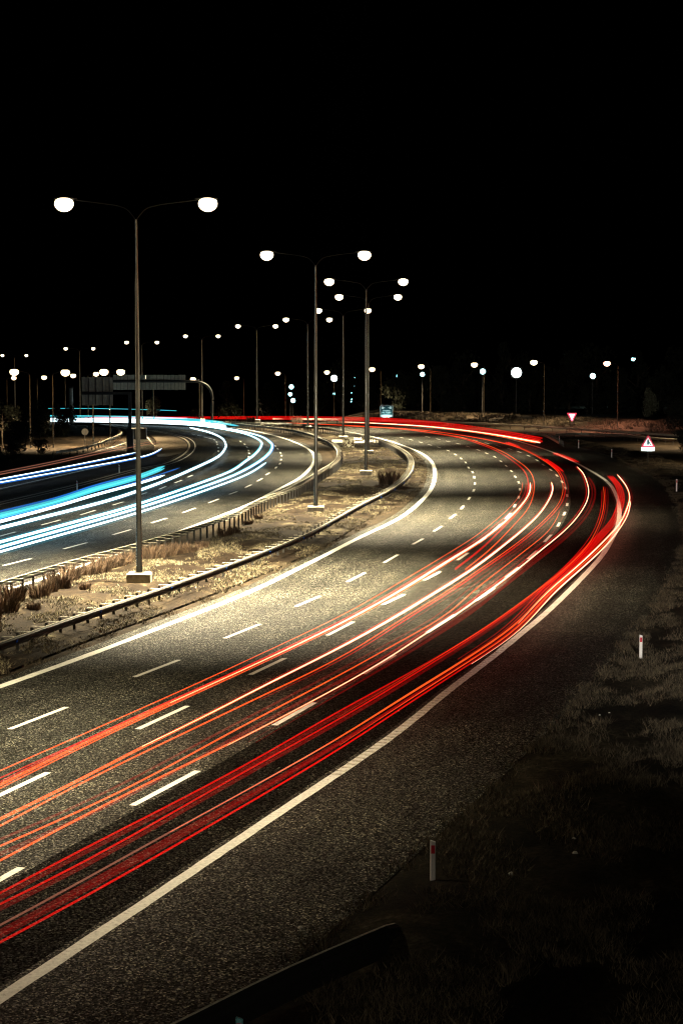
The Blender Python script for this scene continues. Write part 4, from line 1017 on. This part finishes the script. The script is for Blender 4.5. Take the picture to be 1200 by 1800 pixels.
trail(A11[3:], 'orange', .032, 'orange-red trail inside the white edge line on the bend', t0=20)
trail(A11[:6], 'dull', .02, 'pale brownish trail in the outermost lane at the lower left', pre=15)
trail(A11, 'dim', .05, 'broad dark red trail beside the brownish one', pre=15, dx=.22)
trail(A11[8:], 'hot', .03, 'white-hot trail on the outermost bend near the edge line', dx=.05, t0=25)
trail(A12, 'red', .022, 'red trail closest to the white edge line', pre=15)
trail(A12[4:], 'orange', .025, 'orange trail above the red one closest to the edge line', dx=-.05, dz=.07, t0=25)
trail(A12[6:], 'hot', .028, 'thin white-hot trail closest to the edge line on the bend', dx=.06, t0=25)
trail(A12, 'dim', .04, 'dark red trail inside the one closest to the edge line', pre=15, dx=-.2)
for k in range(4):
    trail(A13, 'red', .055, ['innermost', 'second', 'third', 'outermost'][k] + ' of the four bright red strands at the outermost tip', dx=-.42+.14*k, t0=35)
U1 = [(945,775),(900,766),(850,757.5),(800,750.5),(750,744.8),(700,740.5),(650,738),(600,736.8),(500,735.5),(400,734.8),(300,734.3),(160,734)]
for k in range(4):
    trail(U1, 'red', .09, ['lowest', 'second', 'third', 'highest'][k] + ' strand of the long red trail running to the far left', dz=.17*(k-1), dx=.25*(k-1))
U2 = [(948,778),(900,769),(850,761),(800,754.5),(750,749.5),(700,746),(650,743.5),(600,741.5)]
trail(U2, 'hot', .07, 'glowing orange-white trail between the far red ones'); trail(U2, 'orange', .09, 'orange trail just nearer than the glowing far one', dx=-.6)
U3 = [(945,776),(915,772),(880,766),(840,760)]
trail(U3, 'orange', .13, 'short broad orange trail at the start of the far bend'); trail(U3, 'red', .13, 'short broad red trail at the start of the far bend', dx=.5)
for k, (a, lab) in enumerate((([(893,778),(915,787)], 'short red dash of light on the far bend, left one'), ([(977,797),(1018,813)], 'short red streak above the outer edge line'), ([(960,808),(990,829)], 'short red streak inside the outer bend'))):
    mid = ((a[0][0]+a[1][0])/2 , (a[0][1]+a[1][1])/2 - 1)
    for q in range(2): trail([a[0], mid, a[1]], 'red', .09, ('upper strand of the ' if q else 'lower strand of the ') + lab, dx=.3*q)
# headlights of the other carriageway
B2 = [(0,928),(100,903),(200,877),(283,848),(333,827),(383,803),(396,788),(397,781),(390,770),(367,759.5),(333,751.5)]
B3 = [(0,953),(133,917),(253,883),(400,831),(433,810),(450,797),(460,783),(457,774),(433,763),(400,755.5),(350,748),(300,743.5)]
B4 = [(0,962),(253,890),(400,840),(450,815),(473,797),(479,785),(476,778),(459,767),(425,758),(395,752.5),(350,747),(300,743.5)]
B5 = [(0,970),(253,898),(400,848),(440,831),(468,813)]
def head(pts, kind, r, label, **k): return trail(pts, kind, r, label, h=.65, name='headlight_trail', **k)
head(B2, 'white', .10, 'white headlight trail round the inner lane of the left carriageway', pre=25)
head(B3, 'white', .075, 'white headlight trail in the outer lane, upper one', pre=25); head(B4, 'white', .07, 'white headlight trail in the outer lane, middle one', pre=25)
head(B5, 'white', .06, 'white headlight trail in the outer lane, lowest one ending at the bend', pre=25)
for B, w in ((B2, 'innermost'), (B3, 'upper outer'), (B4, 'middle outer'), (B5, 'lowest outer')): head(B, 'halo', .2, 'wide faint teal light around the ' + w + ' white trail', pre=25)
for B, w in ((B3, 'upper'), (B4, 'middle')): head(B, 'cyan', .06, 'blue fringe beside the ' + w + ' outer white trail', dx=-.16, pre=25)
head(B4, 'blue', .04, 'deep blue trail on the outer side of the bend', dx=.18, pre=25)
head([(0,905),(100,880),(167,858),(240,838),(290,819)], 'cyan', .14, 'thick cyan trail at the top of the left bundle', pre=25)
head([(0,909),(100,883.5),(167,862),(240,842),(290,823)], 'cyan', .12, 'thick cyan trail directly below the topmost one', pre=25)
head([(0,899),(100,875),(167,853),(240,834)], 'blue', .07, 'deep blue trail above the thick cyan one', pre=25)
head([(0,917),(100,890),(167,870),(253,847),(290,835)], 'white', .10, 'white trail just under the thick cyan one', pre=25)
head([(0,912),(140,876),(253,843),(317,822)], 'blue', .05, 'thin blue trail running out beyond the left bundle', pre=25)
W1 = [(90,738.5),(120,738.5),(200,739.5),(250,740.8),(300,742.5),(350,745.5),(400,751)]
for k in (0, 1, 2, 4): head(W1, 'white' if k < 4 else 'cyan', .12, ['lowest', 'second', 'third', 'fourth', 'topmost cyan'][k] + ' strand of the far white headlight band', dz=.24*k-.2, dx=0.1*k)
head([(120,735.5),(200,736),(300,738),(380,744),(420,750)], 'cyan', .16, 'cyan glow trail above the far white band', dz=.1)
head([(160,733.8),(250,734),(330,735)], 'cyan', .12, 'far blue trail above the white band, left part')
trail([(150,734.5),(200,734.7),(250,734.7),(330,734.8)], 'pink', .16, 'far crimson trail between the red and the blue ones')
head([(80,717.8),(150,718),(230,719),(310,722)], 'cyan', .04, 'thin faint cyan trail high above the far band', ) if False else None
hp = [at(80, 718, 520), at(160, 718, 520), at(240, 719.5, 500), at(310, 722, 480)]
tag(MB().tube(spline(hp, 4, 1), .07, 6).build('headlight_trail', TM['cyan']), 'thin cyan trail of a vehicle on the raised far road', 'light trail')
head([(0,842),(133,817),(240,795)], 'white', .045, 'upper bluish white trail on the ramp', pre=25); head([(0,842),(133,817),(240,795)], 'blue', .05, 'blue fringe of the upper ramp trail', pre=25, dz=-.12)
head([(0,848),(100,830),(253,802),(285,788)], 'white', .045, 'lower bluish white trail on the ramp', pre=25); head([(0,848),(100,830),(253,802),(285,788)], 'blue', .05, 'blue fringe of the lower ramp trail', pre=25, dz=-.12)
trail([(0,834),(100,814),(200,792),(283,777)], 'dull', .05, 'brownish red trail on the upper side of the ramp', pre=25)
trail([(0,830),(100,810),(200,788),(270,776)], 'dull', .04, 'upper thin brownish trail on the ramp', pre=25)
